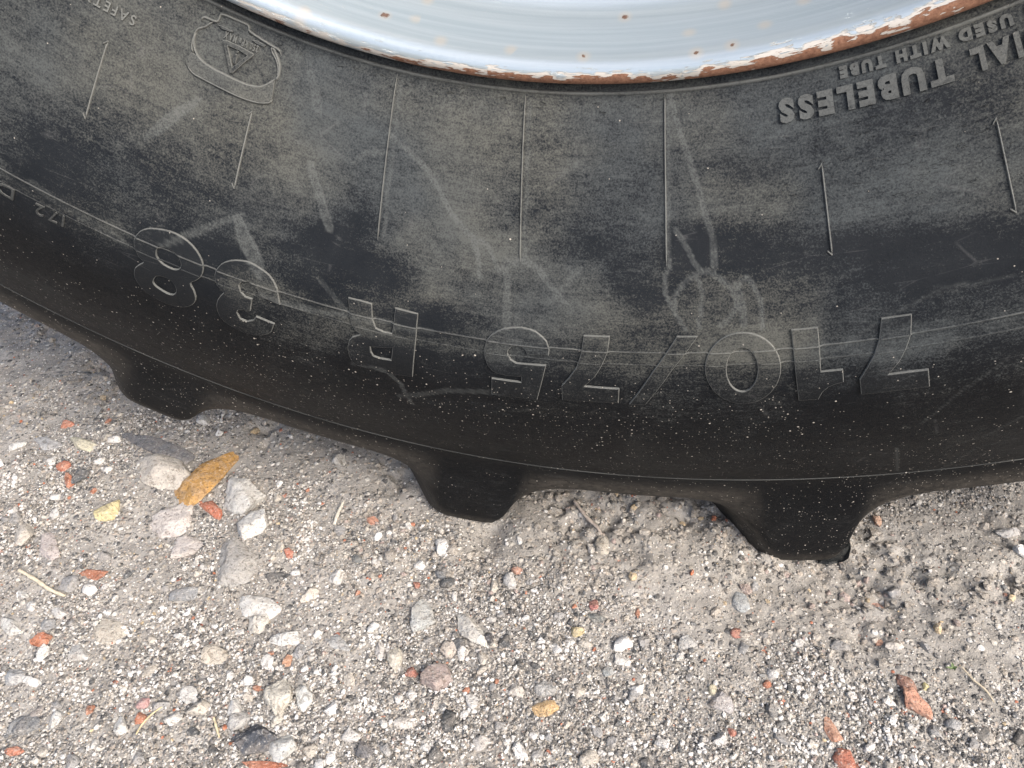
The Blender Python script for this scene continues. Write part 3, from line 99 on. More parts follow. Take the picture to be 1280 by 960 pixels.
# ------------------------------------------------------------------ materials
class NT:
    def __init__(s, name):
        s.m = bpy.data.materials.new(name); s.m.use_nodes = True; s.t = s.m.node_tree; s.n = s.t.nodes
        s.b = s.n['Principled BSDF']
    def new(s, ty, **kw):
        n = s.n.new(ty)
        for k, v in kw.items():
            if isinstance(k, str) and hasattr(n, k): setattr(n, k, v)
        return n
    def l(s, a, b): s.t.links.new(a, b)
    def inp(s, sock, v):
        if isinstance(v, (int, float)): sock.default_value = v
        elif isinstance(v, (tuple, list)): sock.default_value = tuple(v) + ((1,) if len(v) == 3 and sock.type == 'RGBA' else ())
        else: s.l(v, sock)
    def math(s, op, a, b=0., c=0., clamp=False):
        n = s.n.new('ShaderNodeMath'); n.operation = op; n.use_clamp = clamp
        for i, v in enumerate((a, b, c)): s.inp(n.inputs[i], v)
        return n.outputs[0]
    def mix(s, f, a, b, blend='MIX'):
        n = s.n.new('ShaderNodeMix'); n.data_type = 'RGBA'; n.blend_type = blend
        s.inp(n.inputs[0], f); s.inp(n.inputs[6], a); s.inp(n.inputs[7], b); return n.outputs[2]
    def noise(s, vec, scale, detail=3., rough=.55, dist=0.):
        n = s.n.new('ShaderNodeTexNoise'); s.inp(n.inputs['Vector'], vec); n.inputs['Scale'].default_value = scale
        n.inputs['Detail'].default_value = detail; n.inputs['Roughness'].default_value = rough; n.inputs['Distortion'].default_value = dist
        return n.outputs[0]
    def vor(s, vec, scale, feat='F1', rnd=1.):
        n = s.n.new('ShaderNodeTexVoronoi'); n.feature = feat; s.inp(n.inputs['Vector'], vec); n.inputs['Scale'].default_value = scale
        n.inputs['Randomness'].default_value = rnd
        return n
    def ramp(s, v, pts):
        n = s.n.new('ShaderNodeValToRGB'); s.inp(n.inputs[0], v); e = n.color_ramp.elements
        while len(e) < len(pts): e.new(.5)
        for el, (p, c) in zip(e, pts): el.position = p; el.color = tuple(c) + (1,) if len(c) == 3 else c
        return n.outputs[0]
    def rng(s, v, a, b, c=0., d=1.):
        n = s.n.new('ShaderNodeMapRange'); s.inp(n.inputs[0], v)
        for i, x in enumerate((a, b, c, d)): n.inputs[i + 1].default_value = x
        return n.outputs[0]
    def attr(s, name, out='Fac'):
        n = s.n.new('ShaderNodeAttribute'); n.attribute_name = name; return n.outputs[out]
    def scale(s, v, sc):
        n = s.n.new('ShaderNodeMapping'); s.inp(n.inputs[0], v); n.inputs['Scale'].default_value = sc; return n.outputs[0]
    def bump(s, h, dist, strength=1., normal=None):
        n = s.n.new('ShaderNodeBump'); s.inp(n.inputs['Height'], h); n.inputs['Distance'].default_value = dist; n.inputs['Strength'].default_value = strength
        if normal is not None: s.l(normal, n.inputs['Normal'])
        return n.outputs[0]
    def geo(s, out='Position'):
        return s.n.new('ShaderNodeNewGeometry').outputs[out]

def mat_rubber():
    t = NT('weathered_rubber'); sf = t.attr('surf', 'Vector'); dust = t.attr('dust'); wear = t.attr('wear'); pos = t.geo()
    streak = t.noise(t.scale(sf, (9, 60, 1)), 1., 5., .62)
    streak2 = t.noise(t.scale(sf, (60, 340, 1)), 1., 4., .7)
    blot = t.noise(pos, 22., 5., .62, .6)
    grain = t.noise(pos, 800., 2., .8)
    grain2 = t.noise(pos, 170., 3., .7)
    m = t.math('ADD', dust, t.math('MULTIPLY', t.math('SUBTRACT', streak, .5), .95))
    m = t.math('ADD', m, t.math('MULTIPLY', t.math('SUBTRACT', blot, .5), .85))
    m = t.math('ADD', m, t.math('MULTIPLY', t.math('SUBTRACT', streak2, .5), 1.25))
    m2 = t.math('ADD', m, t.math('MULTIPLY', t.math('SUBTRACT', grain, .5), 2.7))
    m2 = t.math('ADD', m2, t.math('MULTIPLY', t.math('SUBTRACT', grain2, .5), .95))
    f = t.rng(m2, .0, 1.15)
    # scuffs: thin wiped marks of paler dust
    sc = t.math('MULTIPLY', t.attr('scuff'), t.rng(t.math('ADD', t.math('MULTIPLY', grain, .7), t.math('MULTIPLY', grain2, .5)), .42, .68, .28, .80))
    wr = t.math('MULTIPLY', wear, t.rng(t.math('ADD', grain2, t.math('MULTIPLY', grain, .3)), .15, .60))  # raised edges: dusty wear together with bevel highlights painted as paler colour
    f = t.math('ADD', f, t.math('MULTIPLY', wr, .4), clamp=True)
    tone = t.noise(pos, 9., 3., .5)
    dcol = t.mix(t.rng(tone, .4, .62), (.057, .064, .067), (.086, .088, .080))
    rub = t.mix(t.rng(blot, .35, .65), (.0022, .0029, .0042), (.0040, .0048, .0062))
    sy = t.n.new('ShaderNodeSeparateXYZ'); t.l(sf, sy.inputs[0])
    rub = t.mix(t.rng(sy.outputs[1], .19, .25, 1, 0), rub, t.mix(t.rng(blot, .35, .65), (.0062, .0082, .0112), (.0105, .0128, .0158)))  # sky sheen on the upper sidewall painted in as a lighter blue-grey base
    brown = t.attr('soil_bounce')
    rub = t.mix(t.math('MULTIPLY', brown, t.rng(grain2, .2, .8)), rub, (.088, .079, .068))  # soil plus light bounced off the ground, both painted as brown
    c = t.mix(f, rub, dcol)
    c = t.mix(sc, c, (.120, .128, .125))
    c = t.mix(t.math('MULTIPLY', wr, .75), c, (.15, .155, .148))
    # fine scratches running across the rubber
    scr = t.vor(t.scale(sf, (8, 46, 1)), 1., 'DISTANCE_TO_EDGE').outputs['Distance']
    scr = t.math('MULTIPLY', t.rng(scr, .012, .0, 0, 1), t.rng(blot, .52, .62))
    c = t.mix(t.math('MULTIPLY', scr, .16), c, (.16, .16, .16))
    # grains of sand stuck to the rubber
    v = t.vor(pos, 210.); v2 = t.vor(pos, 430.)
    rs = t.n.new('ShaderNodeSeparateColor'); t.l(v.outputs['Color'], rs.inputs[0])
    rs2 = t.n.new('ShaderNodeSeparateColor'); t.l(v2.outputs['Color'], rs2.inputs[0])
    dens = t.attr('sand')
    s1 = t.math('MULTIPLY', t.rng(v.outputs['Distance'], .20, .12), t.math('GREATER_THAN', t.math('ADD', rs.outputs[0], t.math('MULTIPLY', dens, .085)), .997))
    s2 = t.math('MULTIPLY', t.rng(v2.outputs['Distance'], .26, .16), t.math('GREATER_THAN', t.math('ADD', rs2.outputs[0], t.math('MULTIPLY', dens, .14)), .995))
    sp = t.math('MAXIMUM', s1, t.math('MULTIPLY', s2, .6))
    c = t.mix(t.math('MULTIPLY', sp, .85), c, (.48, .45, .40))
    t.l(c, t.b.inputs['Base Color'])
    rgh = t.rng(f, 0, 1, .62, .95)
    t.l(t.math('ADD', rgh, t.math('MULTIPLY', t.math('SUBTRACT', grain2, .5), .25)), t.b.inputs['Roughness'])
    t.b.inputs['Specular IOR Level'].default_value = .16
    # crazing cracks near the bead and soft relief
    crz = t.noise(t.scale(sf, (120, 480, 1)), 1., 5., .8, .8)
    cz = t.math('MULTIPLY', t.rng(crz, .40, .33), t.attr('craze'))
    h = t.math('ADD', t.math('MULTIPLY', grain, .30), t.math('MULTIPLY', grain2, .5))
    h = t.math('SUBTRACT', h, t.math('MULTIPLY', cz, 1.5))
    h = t.math('ADD', h, t.math('MULTIPLY', sp, 1.2))
    t.l(t.bump(h, .0006, .9), t.b.inputs['Normal'])
    return t.m

def mat_rim():
    t = NT('chipped_pale_blue_paint'); sf = t.attr('surf', 'Vector'); pos = t.geo(); rustm = t.attr('rust')
    n1 = t.noise(t.scale(sf, (52, 380, 1)), 1., 6., .72, .3)
    n2 = t.noise(t.scale(sf, (7, 40, 1)), 1., 3., .6)
    n3 = t.noise(pos, 420., 3., .7)
    big = t.noise(t.scale(sf, (3.2, 1, 1)), 1., 2., .5)
    e = t.math('ADD', t.math('MULTIPLY', n1, 1.15), t.math('ADD', t.math('MULTIPLY', n2, .35), t.math('MULTIPLY', big, .55)))
    e = t.math('ADD', e, t.math('MULTIPLY', rustm, .62))
    rust = t.rng(e, 1.44, 1.48)
    prim = t.rng(e, 1.22, 1.27)
    # scattered rust pinholes
    v = t.vor(sf, 46.); v.voronoi_dimensions = '2D'; v.inputs['Randomness'].default_value = 1.
    rs = t.n.new('ShaderNodeSeparateColor'); t.l(v.outputs['Color'], rs.inputs[0])
    pin = t.math('MULTIPLY', t.rng(t.math('ADD', t.math('MULTIPLY', v.outputs['Distance'], t.rng(rs.outputs[1], 0, 1, .8, 3.2)), t.math('MULTIPLY', n3, .26)),   .26, .20), t.math('GREATER_THAN', rs.outputs[0], .90))
    halo = t.math('MULTIPLY', t.rng(v.outputs['Distance'], .26, .08), t.math('GREATER_THAN', rs.outputs[0], .72))
    streak = t.noise(t.scale(sf, (6, 260, 1)), 1., 4., .6)
    base = t.mix(t.rng(streak, .35, .65), (.345, .405, .445), (.41, .465, .50))
    base = t.mix(t.math('MULTIPLY', halo, .35), base, (.62, .50, .36))
    cc = t.mix(prim, base, (.42, .40, .37))
    rc = t.mix(t.rng(n3, .3, .7), (.11, .048, .028), (.25, .130, .080))
    cc = t.mix(t.math('MAXIMUM', rust, t.math('MULTIPLY', pin, .9)), cc, rc)
    edge = t.attr('grime')
    cc = t.mix(t.math('MULTIPLY', edge, t.rng(n1, .3, .6)), cc, (.05, .035, .025))
    t.l(cc, t.b.inputs['Base Color'])
    t.l(t.rng(rust, 0, 1, .30, .9), t.b.inputs['Roughness']); t.l(t.rng(t.math('MAXIMUM', rust, prim), 0, 1, .55, 0.), t.b.inputs['Metallic'])
    h = t.math('SUBTRACT', t.math('MULTIPLY', n3, .25), t.math('MULTIPLY', t.math('MAXIMUM', rust, t.math('MULTIPLY', prim, .5)), .8))
    t.l(t.bump(h, .0007, .8), t.b.inputs['Normal'])
    return t.m

def mat_ground():
    t = NT('trodden_gravelly_dirt'); pos = t.geo(); gr = t.attr('gravel')
    n1 = t.noise(pos, 5., 5., .6, .3); n2 = t.noise(pos, 38., 5., .65); n3 = t.noise(pos, 260., 4., .75)
    base = t.mix(t.rng(n1, .38, .62), (.335, .318, .290), (.425, .408, .382))
    base = t.mix(t.rng(t.math('ADD', n2, t.math('MULTIPLY', n3, .3)), .45, .95), base, (.19, .178, .160))
    base = t.mix(t.math('MULTIPLY', t.math('MULTIPLY', gr, .75), t.rng(n2, .3, .6)), base, (.27, .26, .245))
    cols = [(0., (.05, .052, .055)), (.10, (.13, .13, .13)), (.2, (.30, .28, .25)), (.45, (.38, .33, .28)), (.60, (.22, .21, .20)), (.72, (.50, .47, .42)), (.86, (.66, .64, .60)), (.985, (.74, .72, .69)), (.99, (.45, .16, .09)), (1., (.42, .28, .16))]
    hh = None
    for sc, thr, amt in ((150., .50, .8), (290., .42, .85), (560., .35, .75)):
        v = t.vor(pos, sc); s = t.n.new('ShaderNodeSeparateColor'); t.l(v.outputs['Color'], s.inputs[0])
        r = t.n.new('ShaderNodeValToRGB'); t.l(s.outputs[0], r.inputs[0]); r.color_ramp.interpolation = 'CONSTANT'
        el = r.color_ramp.elements
        while len(el) < len(cols): el.new(.5)
        for e_, (p, c) in zip(el, cols): e_.position = p; e_.color = c + (1,)
        pres = t.math('GREATER_THAN', t.math('ADD', s.outputs[1], t.math('MULTIPLY', gr, .50)), 1.20 - thr)
        mk = t.math('MULTIPLY', t.rng(v.outputs['Distance'], .55, .38), pres)
        base = t.mix(t.math('MULTIPLY', mk, amt), base, r.outputs[0])
        hk = t.math('MULTIPLY', t.math('MULTIPLY', mk, t.math('SUBTRACT', 1., v.outputs['Distance'])), 100. / sc)
        hh = hk if hh is None else t.math('ADD', hh, hk)
    base = t.mix(t.math('MULTIPLY', t.rng(n3, .35, .25), .5), base, (.07, .06, .05))
    t.l(base, t.b.inputs['Base Color']); t.b.inputs['Roughness'].default_value = .95; t.b.inputs['Specular IOR Level'].default_value = .2
    h = t.math('ADD', hh, t.math('ADD', t.math('MULTIPLY', n2, .5), t.math('MULTIPLY', n3, .5)))
    t.l(t.bump(h, .0042, 1.), t.b.inputs['Normal'])
    return t.m

def mat_stone(name, use_attr=False, kind='stone'):
    t = NT(name); pos = t.geo()
    if use_attr: c0 = t.attr('tint', 'Color')
    else: c0 = t.n.new('ShaderNodeObjectInfo').outputs['Color']
    n1 = t.noise(pos, 60., 6., .7, .5); n2 = t.noise(pos, 330., 4., .75); n3 = t.noise(pos, 130., 5., .7, 1.)
    c = t.mix(t.math('MULTIPLY', t.rng(n1, .44, .58), .32), c0, (.36, .32, .275) if kind == 'stone' else (.50, .36, .27))
    dk = t.mix(1., c, (.56, .54, .52), 'MULTIPLY')
    c = t.mix(t.rng(n3, .47, .36), c, dk)
    c = t.mix(t.math('MULTIPLY', t.rng(n2, .43, .33), .8), c, (.06, .055, .05))
    c = t.mix(t.math('MULTIPLY', t.rng(n2, .56, .66), .5), c, (.66, .64, .60))
    v = t.vor(pos, 260.)
    c = t.mix(t.math('MULTIPLY', t.rng(v.outputs['Distance'], .16, .08), .6), c, (.045, .04, .038))
    t.l(c, t.b.inputs['Base Color']); t.b.inputs['Roughness'].default_value = .9; t.b.inputs['Specular IOR Level'].default_value = .2
    h = t.math('ADD', t.math('MULTIPLY', n1, .8), t.math('ADD', t.math('MULTIPLY', n2, .5), t.math('MULTIPLY', n3, .7)))
    t.l(t.bump(h, .0045, 1.), t.b.inputs['Normal'])
    return t.m
def mat_plain(name, col, rough=.8, bumpd=.0004):
    t = NT(name); pos = t.geo(); n = t.noise(pos, 300., 3., .6)
    t.l(t.mix(t.rng(n, .35, .65), tuple(c * .65 for c in col), col), t.b.inputs['Base Color'])
    t.b.inputs['Roughness'].default_value = rough; t.l(t.bump(n, bumpd), t.b.inputs['Normal'])
    return t.m
RUBBER = mat_rubber(); RIM = mat_rim(); GROUND = mat_ground()
STONE = mat_stone('weathered_stone'); BRICK = mat_stone('broken_brick', kind='brick'); GRAIN = mat_stone('mixed_gravel', True)

# ------------------------------------------------------------------ tyre surface
def catmull(cp, n=20):
    cp = np.array(cp); cp = np.vstack([2 * cp[0] - cp[1], cp, 2 * cp[-1] - cp[-2]]); out = []
    for i in range(1, len(cp) - 2):
        a, b, c, d = cp[i - 1:i + 3]
        for t in np.linspace(0, 1, n, endpoint=False):
            out.append(.5 * (2 * b + (-a + c) * t + (2 * a - 5 * b + 4 * c - d) * t * t + (-a + 3 * b - 3 * c + d) * t ** 3))
    out.append(cp[-2]); return np.array(out)
PR = catmull(SIDE_PROFILE); PS = np.r_[0, np.cumsum(np.linalg.norm(np.diff(PR, axis=0), axis=1))]; S_END = PS[-1]
def prof(s): return np.interp(s, PS, PR[:, 0]), np.interp(s, PS, PR[:, 1])
def prof_n(s):
    a = prof(s - .004); b = prof(s + .004); dr, dy = b[0] - a[0], b[1] - a[1]; L = np.hypot(dr, dy) + 1e-9
    return dy / L, -dr / L     # n_r, n_y (outward)
def on_tyre(th, s, h=0.):
    r, y = prof(s); nr, ny = prof_n(s); r = r + nr * h; y = y + ny * h
    return np.stack([r * np.sin(th), y, HUB - r * np.cos(th)], -1)
def seg_dist(x, y, ax, ay, bx, by):
    dx, dy = bx - ax, by - ay; t = np.clip(((x - ax) * dx + (y - ay) * dy) / (dx * dx + dy * dy + 1e-12), 0, 1)
    return np.hypot(x - ax - t * dx, y - ay - t * dy), t
def tyre_attrs(th, s, wear=None, soil_bounce=None):
    th = np.asarray(th); s = np.asarray(s); r, _ = prof(np.clip(s, 0, S_END)); X = th * .68; Y = s
    base = .60 - .38 * sstep(.10, .16, s) - .28 * sstep(.195, .225, s) - .22 * sstep(.225, .28, s)
    band = .30 * np.exp(-((s - .197) / .010) ** 2) * (.4 + .9 * fbm(X * 14, Y * 10, 3, 5))
    d = base + band + .75 * (fbm(X * 9 + 40, Y * 15, 4, 11) - .5) * (1 - .6 * sstep(.2, .3, s))
    for (t0, s0, lx, ly, ang, v) in DUST_PATCHES:
        dx = (th - t0) * r; dy = s - s0; u = dx * math.cos(ang) + dy * math.sin(ang); w = -dx * math.sin(ang) + dy * math.cos(ang)
        q = np.sqrt((u / lx) ** 2 + (w / ly) ** 2) + .9 * (fbm(X * 16, Y * 34, 4, 77) - .5)
        d = d + v * (1.35 if v < 0 else 1.05) * (1 - sstep(.05, 1.30, q))
    sc = np.zeros_like(d)
    for pts, w, v, tap in SCUFFS:
        n = len(pts) - 1
        t_lo = min(p[0] for p in pts) - .06; t_hi = max(p[0] for p in pts) + .06
        idx = np.where((th > t_lo) & (th < t_hi))[0]
        if not len(idx): continue
        xx = X[idx]; yy = Y[idx]; best = np.zeros(len(idx))
        for i in range(n):
            ds, tt = seg_dist(xx, yy, pts[i][0] * .68, pts[i][1], pts[i + 1][0] * .68, pts[i + 1][1])
            g = (i + tt) / n
            ww = w * (np.sin(math.pi * np.clip(.12 + .8 * (1 - g) ** 1.0, .05, 1)) ** .8 * 1.1 if tap > 0 else (np.sin(math.pi * np.clip(.15 + .7 * g, 0, 1)) * 1.15 if tap < 0 else .72)) * (.9 + .25 * vnoise(xx * 60, yy * 60, 3))
            prof_ = 1 - sstep(.75, 1.08, ds / ww)
            rimm = .65 + .35 * np.exp(-((ds / ww - .75) / .2) ** 2)
            best = np.maximum(best, prof_ * rimm)
        sc[idx] = np.maximum(sc[idx], best * min(1, v * 1.2))
    sand = sstep(.19, .27, s) * (.35 + 1.3 * sstep(.45, .7, fbm(X * 5 + 3, Y * 6, 3, 31))) + .9 * sstep(-.1, -.5, th) * sstep(.22, .35, s)
    craze = .9 * np.exp(-((s - .027) / .006) ** 2) * sstep(.35, .6, fbm(X * 8, Y * 12, 2, 91)) + .8 * sstep(.10, .35, th) * np.exp(-((s - .075) / .03) ** 2) + .12
    surf = np.stack([X, s, np.zeros_like(s)], -1)
    z = np.zeros_like(d)
    return {'dust': ('FLOAT', np.clip(d, -.4, 1)), 'scuff': ('FLOAT', sc), 'sand': ('FLOAT', np.clip(sand, 0, 1.6)), 'craze': ('FLOAT', craze),
            'surf': ('FLOAT_VECTOR', surf), 'wear': ('FLOAT', z if wear is None else wear), 'soil_bounce': ('FLOAT', z if soil_bounce is None else soil_bounce)}

wheel = link(bpy.data.objects.new('tractor_wheel', None)); wheel.empty_display_size = .2
tag(wheel, 'large worn black tractor tyre on a pale blue rusty rim standing on gravelly dirt', 'wheel')
tyre_e = link(bpy.data.objects.new('tyre', None), wheel); tyre_e.empty_display_size = .1

PITCH = math.radians(19.19); LUG0 = math.radians(12.25)
near = [LUG0 + PITCH * k for k in range(-3, 3)]
rest_span = 2 * math.pi - PITCH * 5; n_rest = 13
near[1] -= math.radians(.75); near[3] += math.radians(.35)
LUGS = near + [near[-1] + rest_span * (k + 1) / (n_rest + 1) for k in range(n_rest)]
# ---- cross sections past the shoulder: lug (L) and groove (G), same rows
LG = np.array([  # t, Lr, Ly, Gr, Gy
 (0.00, .8853, -.3135, .8853, -.3135), (.04, .9000, -.3085, .8960, -.3100), (.10, .9250, -.3035, .9100, -.3060), (.20, .9650, -.2985, .9260, -.3015),
 (.30, 1.000, -.2955, .9370, -.2940), (.345, 1.0130, -.2935, .9415, -.2880), (.38, 1.0220, -.2895, .9450, -.2810), (.42, 1.0285, -.2780, .9490, -.2690),
 (.50, 1.0310, -.2400, .9540, -.2380), (.65, 1.0330, -.1700, .9600, -.1680), (.80, 1.0345, -.0900, .9640, -.0900), (.92, 1.0350, -.0350, .9650, -.0350), (1.0, 1.0350, 0., .9650, 0.)])
def cross(t):
    f = [catmull(LG[:, [0, k]], 12) for k in (1, 2, 3, 4)]
    return [np.interp(t, g[:, 0], g[:, 1]) for g in f]
def lug_mask(u):
    a = np.abs(u)
    return np.interp(a, [0, .020, .028, .034, .0385, .043, .049, .056, .066, .078, .092, .115], [1, 1, .975, .90, .77, .61, .45, .32, .20, .11, .045, 0])
def build_half(sgn, phase, th_cols, s_rows, t_rows, dense):
    nu = len(th_cols)
    R0, Y0 = prof(s_rows); Lr, Ly, Gr, Gy = cross(t_rows)
    nv = len(s_rows) + len(t_rows)
    r = np.empty((nu, nv)); y = np.empty((nu, nv)); th = np.empty((nu, nv)); m = np.zeros((nu, nv)); ss = np.empty((nu, nv))
    ns = len(s_rows)
    r[:, :ns] = R0; y[:, :ns] = Y0; th[:, :ns] = th_cols[:, None]; ss[:, :ns] = s_rows
    ym = Gy; shear = np.interp(ym, [-.31, -.28, -.20, 0], [0, .022, .095, .30])
    lug_u = np.full(nu, 9.)
    for L in LUGS:
        d = (th_cols - L - phase + math.pi) % (2 * math.pi) - math.pi
        lug_u = np.where(np.abs(d) < np.abs(lug_u), d, lug_u)
    M = lug_mask(lug_u)[:, None] * (1 - sstep(.90, .97, t_rows))[None, :]
    # lug ends are a little rounded and the mouth of the bar is wider near the shoulder
    wide = lug_mask(lug_u * .86)[:, None]; k = sstep(.30, .0, t_rows)[None, :] * .55
    M = M * (1 - k) + wide * k
    wearf = np.ones(nu)
    for L, fz in ((LUGS[1], .76), (LUGS[2], 1.02), (LUGS[3], 1.20)):
        if sgn > 0: wearf = np.where(np.abs(th_cols - L) < PITCH / 2, fz, wearf)
    M = M * wearf[:, None]
    r[:, ns:] = Gr + (Lr - Gr) * M; y[:, ns:] = Gy + (Ly - Gy) * M
    th[:, ns:] = th_cols[:, None] - shear[None, :]; m[:, ns:] = M
    ss[:, ns:] = S_END + t_rows * .30
    y = y * sgn * 1.
    P = np.stack([r * np.sin(th), y, HUB - r * np.cos(th)], -1)
    dU = np.roll(P, -1, 0) - np.roll(P, 1, 0); dV = np.gradient(P, axis=1)
    N = np.cross(dU, dV) ; N /= np.linalg.norm(N, axis=-1, keepdims=True) + 1e-12
    mid = N[0, ns // 2]
    out = P[0, ns // 2] - np.array([0, 0, HUB]); 
    flip = mid[1] * sgn < 0
    if flip: N = -N
    return P, N, th, ss, m, ns
def fine_cols(th0, th1, fine, coarse):
    a = np.arange(th0, th1, fine); b = np.arange(th1, th0 + 2 * math.pi - coarse * .6, coarse); return np.r_[a, b]
cols = fine_cols(-.80, .62, math.radians(.135), math.radians(.8))
s_rows = np.r_[np.linspace(0, .05, 34, endpoint=False), np.linspace(.05, S_END, 185, endpoint=False)]
t_rows = np.r_[np.linspace(0, .45, 58, endpoint=False), np.linspace(.45, 1, 40)]
def emit_half(sgn, phase, cols, s_rows, t_rows, name):
    P, N, th, ss, m, ns = build_half(sgn, phase, cols, s_rows, t_rows, True)
    nu, nv = m.shape
    Fq = grid_faces(nu, nv, True)
    Fm = m.reshape(-1)[Fq].max(1) > .03
    if sgn > 0: Fq = Fq
    A = P[(0, 0)] ;
    # consistent winding
    v = P.reshape(-1, 3); f0 = Fq[ns // 2]; nn = np.cross(v[f0[1]] - v[f0[0]], v[f0[2]] - v[f0[0]])
    if np.dot(nn, N.reshape(-1, 3)[f0[0]]) < 0: Fq = Fq[:, ::-1]
    NN = N.reshape(-1, 3); TH = th.reshape(-1); SS = ss.reshape(-1); Mm = m.reshape(-1)
    soil_bounce = np.zeros_like(SS); tt = (SS - S_END) / .30
    soil_bounce = sstep(.02, .14, tt) * np.clip(1.1 - 1.5 * Mm, 0, 1) * (.5 + .8 * fbm(TH * 9, SS * 20, 3, 8)) + .06 * sstep(.1, .3, tt)  # strongest in the grooves, where ground bounce is painted in with the soil
    soil_bounce = np.maximum(soil_bounce, .55 * sstep(.30, .36, tt))
    at = tyre_attrs(TH, SS, soil_bounce=np.clip(soil_bounce, 0, 1))
    def sub(Fs, nm, parent):
        ids, inv = np.unique(Fs, return_inverse=True)
        o = mesh_np(nm, v[ids], inv.reshape(Fs.shape), RUBBER, parent, True, NN[ids], {k: (t_, a[ids]) for k, (t_, a) in at.items()})
        o.name = nm; return o
    body = sub(Fq[~Fm], name, tyre_e)
    cidx = Fq // nv; col_of = np.where(cidx.max(1) - cidx.min(1) > 1, 0, cidx.min(1))
    colth = cols[col_of]
    best = np.zeros(len(Fq), int); bd = np.full(len(Fq), 9.)
    for i, L in enumerate(LUGS):
        d = np.abs((colth - L - phase + math.pi) % (2 * math.pi) - math.pi); w = d < bd; best[w] = i; bd[w] = d[w]
    for i in range(len(LUGS)):
        sel = Fm & (best == i)
        if sel.any(): sub(Fq[sel], 'tread_lug', tyre_e)
    return body
emit_half(1, 0., cols, s_rows, t_rows, 'tyre_casing')
cols_b = np.arange(-math.pi, math.pi - .001, math.radians(.7))
emit_half(-1, PITCH / 2, cols_b, np.linspace(0, S_END, 50, endpoint=False), np.r_[np.linspace(0, .45, 22, endpoint=False), np.linspace(.45, 1, 14)], 'tyre_casing')

DIGIT_H = .0017
# ---- ring seams moulded into the sidewall
def inside(px, py, poly):
    x = np.array([p[0] for p in poly]); y = np.array([p[1] for p in poly]); x2 = np.roll(x, -1); y2 = np.roll(y, -1); c = np.zeros(len(px), bool)
    for a, b, d, e in zip(x, y, x2, y2):
        if b == e: continue
        k = ((b > py) != (e > py)) & (px < (d - a) * (py - b) / (e - b) + a); c ^= k
    return c
def on_digit(th, s0):
    m = np.zeros(len(th), bool)
    for ch, outer, holes in DIGITS:
        k = inside(th, np.full(len(th), s0), outer)
        for h_ in holes: k &= ~inside(th, np.full(len(th), s0), h_)
        m |= k
    return m
def ring(name, s0, w, h, off=0., wear=.0, a0=-math.pi, a1=math.pi, n=1500, wob=.0):
    th = np.r_[np.linspace(-.85, .65, 900), np.linspace(.65, 2 * math.pi - .85, 260)[1:-1]]
    o = np.linspace(-1, 1, 7); TH, O = np.meshgrid(th, o, indexing='ij')
    s = s0 + O * w + (wob * (fbm(TH * 9, TH * 0, 3, 4) - .5) if wob else 0); lift = np.convolve(on_digit(th, s0).astype(float), np.ones(3) / 3, 'same')[:, None] * DIGIT_H
    H = off + lift + h * np.cos(O * math.pi / 2) - .0004 * (np.abs(O) > .9)
    V = on_tyre(TH.ravel(), s.ravel(), H.ravel())
    Fq = grid_faces(len(th), 7, True)
    wr = wear * np.cos(O * math.pi / 2).ravel() * (.5 + .8 * vnoise(TH.ravel() * 30, O.ravel() * 0, 9))
    at = tyre_attrs(TH.ravel(), s.ravel(), wear=wr)
    return mesh_np(name, V, Fq[:, ::-1], RUBBER, tyre_e, True, None, at)
ring('bead_ring', .0200, .0016, .0016, wear=.7, wob=.0006)
ring('moulded_seam', .1900, .0009, .0006, wear=.5)
ring('moulded_seam', .2010, .0008, .0003, wear=.2)
ring('shoulder_seam', S_END - .0012, .0011, .0007, wear=.9)

# ---- flat outlines (theta, s) raised from the sidewall
def outline_mesh(contours, h, bev, res=0):
    cu = bpy.data.curves.new('outline', 'CURVE'); cu.dimensions = '2D'; cu.fill_mode = 'BOTH'
    for c in contours:
        sp = cu.splines.new('POLY'); sp.points.add(len(c) - 1)
        for i, (a, b) in enumerate(c): sp.points[i].co = (a, b, 0, 1)
        sp.use_cyclic_u = True
    cu.extrude = h / 2; cu.bevel_depth = bev; cu.bevel_resolution = 1; cu.offset = -bev
    return curve_to_bm(cu)
def curve_to_bm(cu):
    o = bpy.data.objects.new('tmp', cu); COL.objects.link(o)
    bpy.context.view_layer.update()
    me = bpy.data.meshes.new_from_object(o.evaluated_get(bpy.context.evaluated_depsgraph_get()))
    bpy.data.objects.remove(o); bpy.data.curves.remove(cu)
    bm = bmesh.new(); bm.from_mesh(me); bpy.data.meshes.remove(me); return bm
